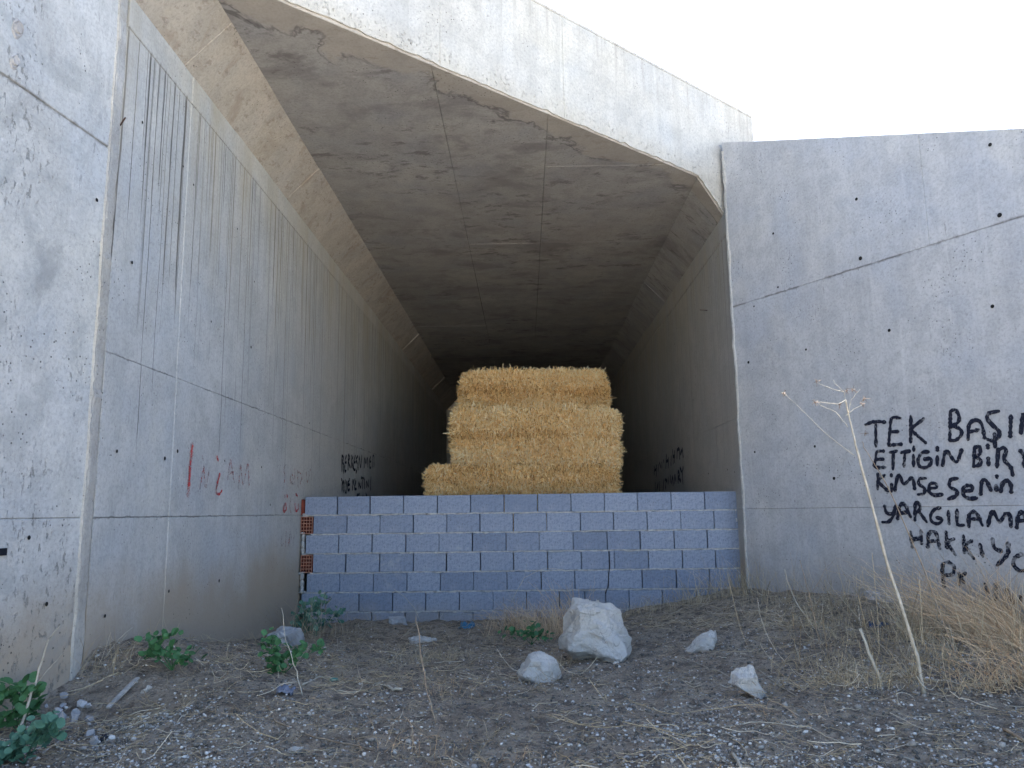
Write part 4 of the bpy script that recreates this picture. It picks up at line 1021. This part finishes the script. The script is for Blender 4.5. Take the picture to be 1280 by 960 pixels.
def stems(name, specs, label, mat, cat='dry stem', r_=(.006, .003), group=None):
    g = specs[0]; return None
def weed(name, label, base, path, rad, branches, mat, cat, dy=0., wob=.002, seeds=()):
    """path in pixels, stands upright at the depth of its base"""
    g = ground_at(*base); Y_ = g[1]
    root_ = empty(name, tuple(g), label, cat)
    K = len(path); P = [g]+[hitY(a, b, Y_+dy*(i+1)/K) for i, (a, b) in enumerate(path)]
    tube_obj('stem', P, rad[0], rad[1], mat, root_, 6, wob)
    for br in branches:
        pb = [hitY(a, b, Y_+dy*.6+.01*k) for k, (a, b) in enumerate(br)]
        tube_obj('branch', pb, rad[1]*.6, rad[1]*.3, mat, root_, 5, wob)
    for a, b in seeds:
        c_ = hitY(a, b, Y_+dy*.6)
        v0 = []; cnt = 12
        B_ = np.repeat(c_[None], cnt, 0); d = R.normal(0, 1, (cnt, 3)); d /= np.linalg.norm(d, axis=1, keepdims=True)
        P_ = strands(B_, d, R.uniform(.012, .03, cnt), 4, .1, .2); v, q = tubes(P_, np.full((cnt, 4), .0011), 3)
        adopt(mesh('seed_head', v, q, M_seed), root_)
    return root_
weed('dried_stalk', 'tall bleached dried stalk leaning left in front of the right wing wall', (1155, 868), [(1146, 820), (1130, 768), (1108, 700), (1087, 620), (1073, 570), (1066, 540), (1060, 515), (1057, 500)], (.011, .0035),
     [[(1069, 570), (1030, 540), (1005, 515), (983, 494)], [(1060, 534), (1045, 515), (1022, 505)], [(1057, 505), (1055, 490), (1043, 478), (1042, 475)], [(1055, 490), (1040, 486), (1022, 479)], [(1057, 520), (1066, 512), (1078, 506)], [(1060, 520), (1064, 500), (1075, 487)], [(983, 494), (976, 490)], [(1057, 500), (1048, 505), (1020, 502)]], M_stem, 'dried stalk', .05, .001,
     seeds=((979, 491), (1021, 477), (1019, 503), (1058, 489), (1078, 505), (1050, 505), (1080, 498), (1066, 487)))
weed('dried_stalk', 'thin brown stalk with a small star-shaped head crossing the handwriting', (1205, 845), [(1180, 780), (1150, 700), (1120, 630), (1100, 590), (1080, 560), (1078, 552)], (.004, .002), [[(1120, 630), (1150, 660), (1180, 700)], [(1150, 700), (1135, 660)]], M_twig, 'dried stalk', .1, .001, seeds=((1081, 542),))
weed('leaning_stake', 'short pale stick stuck in the soil left of the tall stalk', (1104, 860), [(1090, 825), (1075, 786)], (.010, .008), [], M_stem, 'stick', .02)
weed('dried_stalk', 'arching reddish-brown stem at the right edge over the handwriting', (1225, 735), [(1232, 715), (1243, 690), (1262, 672), (1290, 658)], (.006, .004), [[(1243, 690), (1233, 662), (1218, 658)], [(1237, 700), (1222, 680), (1200, 672)]], M_twig, 'dried stalk', -.05)
weed('dried_stalk', 'pale bent twig standing at the right wing wall corner', (1008, 772), [(995, 752), (984, 728), (981, 712)], (.006, .003), [], M_stem, 'dried stalk', 0)
weed('dried_stalk', 'thin dry stalk in front of the wing wall, left of the stake', (1030, 828), [(1022, 790), (1012, 745), (1000, 700)], (.004, .002), [[(1012, 745), (1030, 715), (1042, 700)], [(1016, 765), (1000, 735), (985, 722)]], M_twig, 'dried stalk', 0)
weed('dried_stalk', 'looping dry stem arching over the lower block wall left of the boulder', (625, 790), [(640, 750), (655, 722), (680, 710), (705, 712)], (.003, .0015), [[(640, 750), (630, 730), (610, 722)], [(655, 722), (660, 700), (655, 690)]], M_stem, 'dried stalk', 0)
weed('dried_stalk', 'long thin dry stem curving in front of the left part of the block wall', (500, 800), [(525, 775), (518, 760), (505, 745), (492, 736)], (.003, .0015), [], M_stem, 'dried stalk', 0)
weed('dried_stalk', 'brown forked stem rising from the gravel below the flat whitish stone', (545, 905), [(535, 870), (528, 830), (524, 795), (520, 770)], (.004, .002), [[(535, 870), (555, 850)], [(528, 840), (512, 820)]], M_twig, 'dried stalk', .1)
weed('dried_stalk', 'dry stem rising beside the lower-left green plant along the wall', (20, 925), [(35, 880), (45, 850), (60, 800), (75, 780)], (.007, .003), [[(40, 870), (15, 855), (-10, 850)], [(35, 885), (10, 880), (-5, 870)], [(45, 855), (62, 835), (80, 815)]], M_stem, 'dried stalk', .1)
weed('dried_stalk', 'leafless dry stem standing inside the green plant near the left wall', (378, 870), [(368, 830), (357, 800), (352, 760)], (.0035, .0015), [[(368, 835), (385, 810), (400, 790)], [(360, 810), (345, 790)], [(375, 860), (395, 835), (412, 815)]], M_stem, 'dried stalk', .1)
def lying(label, pix, r0_, r1_, mat, cat='twig', name='fallen_stem', lift=.008, subs=()):
    P = [ground_at(a, b, lift) for a, b in pix]; g = P[0]
    o = empty(name, tuple(g), label, cat)
    tube_obj('stem', P, r0_, r1_, mat, o, 5, .002)
    for s in subs: tube_obj('branch', [ground_at(a, b, lift*1.5) for a, b in s], r1_, r1_*.6, mat, o, 4, .002)
lying('long bowed brown stem lying across the lower centre of the gravel', [(335, 885), (345, 905), (395, 925), (450, 935), (500, 952)], .005, .003, M_twig, subs=([(395, 925), (398, 900), (402, 880)], [(450, 935), (448, 950), (440, 962)]))
lying('arching dead stem on the gravel right of the long bowed one', [(440, 925), (470, 905), (510, 910), (545, 935), (552, 965)], .003, .002, M_twig, lift=.03, subs=([(510, 910), (505, 930)], [(545, 935), (560, 915), (575, 905)]))
lying('long straw-coloured stem running from the small rocks towards the lower right', [(850, 822), (900, 842), (950, 868), (1000, 898)], .003, .002, M_stem)
lying('pale forked stem lying below the cream-white rock', [(950, 840), (975, 860), (1020, 885)], .004, .002, M_stem, subs=([(975, 860), (1005, 855), (1025, 846)],))
lying('thin pale stem across the bottom right corner', [(900, 912), (950, 905), (1010, 910), (1060, 935), (1150, 955)], .003, .002, M_stem)
lying('thick grey root at the bottom right corner', [(1255, 915), (1275, 925), (1300, 940)], .010, .007, M_twig)
lying('straight pale stem lying right of the tall stalk foot', [(1060, 842), (1120, 845), (1190, 855), (1240, 870)], .005, .003, M_stem)
lying('bleached branching twig below the green plant near the left wall', [(378, 858), (400, 848), (425, 852), (430, 852)], .007, .004, M_stem, subs=([(395, 850), (392, 838), (400, 830)],))
lying('short thick bleached stick lying in the gravel left of the centre', [(481, 859), (492, 863), (503, 864)], .010, .009, M_stem, 'stick', 'broken_stick')
lying('short pale stick at the bottom edge right of the centre', [(916, 945), (924, 958), (930, 968)], .008, .007, M_stem, 'stick', 'broken_stick')
# lath
a = ground_at(135, 889, .012); b = ground_at(172, 853, .016); d = b-a; Ld = np.linalg.norm(d); d /= Ld; s_ = np.cross(d, [0, 0, 1]); s_ /= np.linalg.norm(s_); u_ = np.cross(s_, d)
v = [a+d*(Ld*i)+s_*(w_)+u_*(h_) for i, w_, h_ in ((0, -.012, 0), (0, .010, 0), (0, .010, .009), (0, -.012, .009), (1, -.009, 0), (1, .012, 0), (1, .012, .009), (1, -.009, .009), (.5, -.014, 0), (.5, .012, 0), (.5, .012, .01), (.5, -.014, .01))]
f = [(0, 3, 2, 1), (4, 5, 6, 7)]+[(i, (i+1) % 4, 8+(i+1) % 4, 8+i) for i in range(4)]+[(8+i, 8+(i+1) % 4, 4+(i+1) % 4, 4+i) for i in range(4)]
o = mesh('wood_lath', np.array(v)-a, f, simple('weathered_wood', (.47, .44, .40), (.33, .31, .28), 20)); o.location = a; tag(o, 'weathered pale wooden lath lying in the gravel at the lower left', 'lath')

# scraps
def scrap(px, py, w, h, mat, label, cat, seed):
    g = ground_at(px, py, .01); s = w*g[1]/F_PX; hh = h*g[1]/F_PX; n1 = 9
    A, B = np.meshgrid(np.linspace(-.5, .5, n1), np.linspace(-.5, .5, n1))
    rs = np.random.RandomState(seed)
    Zz = np.abs(fbm(A*5+seed, B*5, 3, seed))*hh*1.4+.004
    X_ = A*s*(1+fbm(A*2, B*3, 2, seed)*.5); Y_ = B*s*.9*(1+fbm(B*2, A*3, 2, seed+3)*.5)
    P = np.stack([X_, Y_, Zz+gz(g[0]+X_, g[1]+Y_)-g[2]], -1).reshape(-1, 3)
    I_ = (np.arange(n1-1)[:, None]*n1+np.arange(n1-1)[None]).ravel()
    f_ = np.stack([I_, I_+1, I_+n1+1, I_+n1], 1)
    o = mesh(cat.replace(' ', '_'), P, f_, mat); o.location = g; tag(o, label, cat)
    sm = o.modifiers.new('solid', 'SOLIDIFY'); sm.thickness = .003
scrap(583, 785, 20, 8, simple('blue_plastic', (.06, .22, .36), rough=.4, spec=.5), 'crumpled blue plastic scrap at the foot of the block wall', 'plastic scrap', 1)
scrap(1098, 783, 18, 7, simple('navy_plastic', (.03, .06, .12), rough=.4, spec=.5), 'dark blue plastic scrap in the dry grass left of the tall stalk', 'plastic scrap', 2)
scrap(126, 925, 15, 7, simple('black_plastic', (.015, .02, .03), rough=.4, spec=.5), 'black plastic scrap in the gravel near the lower-left plant', 'plastic scrap', 3)
scrap(417, 850, 9, 5, simple('green_plastic', (.12, .36, .30), rough=.4, spec=.5), 'tiny green plastic scrap beside the bleached twig', 'plastic scrap', 4)
scrap(358, 866, 20, 9, simple('grey_plastic', (.22, .24, .30), rough=.5, spec=.5), 'grey crumpled film below the green plant near the left wall', 'plastic film', 5)

# ---------------------------------------------------------------- green plants
def leaf_mesh(k):
    rs = np.random.RandomState(k); m = 9; v = [(0, .5, -.06)]
    for i in range(m):
        a = -math.pi/2+i/m*2*math.pi; rr_ = .5*(1+rs.uniform(-.07, .07))
        if i == 0: rr_ = .38
        v.append((math.cos(a)*rr_*.95, .5+math.sin(a)*rr_, .05*math.cos(2*a)+.03*rs.rand()))
    f = [(0, 1+i, 1+(i+1) % m) for i in range(m)]
    me = bpy.data.meshes.new('leaf'); me.from_pydata(v, [], f); me.update()
    me.polygons.foreach_set('use_smooth', [True]*len(me.polygons)); return me
def plant(label, base, clumps, mat, size, seed, name='leafy_plant'):
    rs = np.random.RandomState(seed); g = ground_at(*base)
    root_ = empty(name, tuple(g), label, 'plant')
    mes = []
    for k in range(3): me = leaf_mesh(seed*10+k); me.materials.append(mat); mes.append(me)
    for (cx, cy, rx, ry, cnt) in clumps:
        c_ = hitY(cx, cy, g[1]-.02); 
        c_[2] = max(c_[2], gz(c_[0], c_[1])+.02)
        mid = (g+c_)/2+np.array([0, 0, .02])
        tube_obj('stem', [g, mid, c_], .0035, .0015, mat, root_, 4, .002)
        s1, s2__ = rx*g[1]/F_PX, ry*g[1]/F_PX
        for _ in range(int(cnt*1.5)):
            p = c_+np.array([rs.normal(0, s1*.55), rs.normal(0, s1*.5), rs.normal(0, s2__*.55)])
            p[0] = max(p[0], XL+.015) if p[1] > 4.5 else p[0]
            p[1] = min(p[1], 8.96)
            p[2] = max(p[2], float(gz(p[0], p[1]))+.012)
            sz_ = size*rs.uniform(.6, 1.15)
            o = bpy.data.objects.new('leaf', mes[rs.randint(3)]); C.objects.link(o); o.parent = root_
            o.location = Vector(p)-Vector(g); o.scale = (sz_,)*3
            o.rotation_euler = (rs.uniform(.1, 1.25), rs.normal(0, .35), rs.uniform(-1.6, 1.6))
    return root_
plant('small dark green round-leaved plant at the foot of the left wall', (215, 838), [(190, 803, 10, 7, 12), (205, 818, 16, 10, 22), (225, 826, 13, 10, 20), (183, 820, 7, 6, 8), (212, 796, 8, 4, 6)], M_leaf, .045, 1)
plant('green round-leaved plant in front of the broken concrete lump', (355, 842), [(338, 808, 11, 12, 26), (352, 826, 14, 10, 30), (345, 838, 9, 8, 14), (372, 815, 14, 7, 16), (398, 812, 8, 6, 8)], M_leaf, .045, 2)
plant('blue-green plant climbing the left end of the block wall', (396, 795), [(385, 765, 13, 13, 26), (392, 778, 18, 10, 30), (378, 780, 8, 7, 10), (418, 772, 14, 10, 18), (400, 752, 9, 9, 14), (370, 790, 12, 8, 20)], M_leafb, .058, 3)
plant('low dark green plant beside the rounded white rock', (665, 806), [(640, 792, 12, 6, 14), (660, 795, 16, 6, 20), (678, 797, 10, 6, 12), (668, 783, 8, 5, 8)], M_leaf, .042, 4)
plant('dark green large-leaved plant at the lower left edge', (25, 920), [(12, 872, 14, 12, 20), (35, 868, 14, 12, 20), (22, 888, 18, 10, 20), (40, 890, 8, 9, 8), (5, 905, 12, 10, 10)], M_leaf, .052, 5)
plant('trailing blue-green plant at the bottom left corner', (30, 955), [(20, 935, 20, 12, 34), (45, 925, 20, 10, 26), (65, 915, 12, 6, 12), (8, 950, 14, 8, 20), (55, 905, 14, 8, 12)], M_leafb, .045, 6)
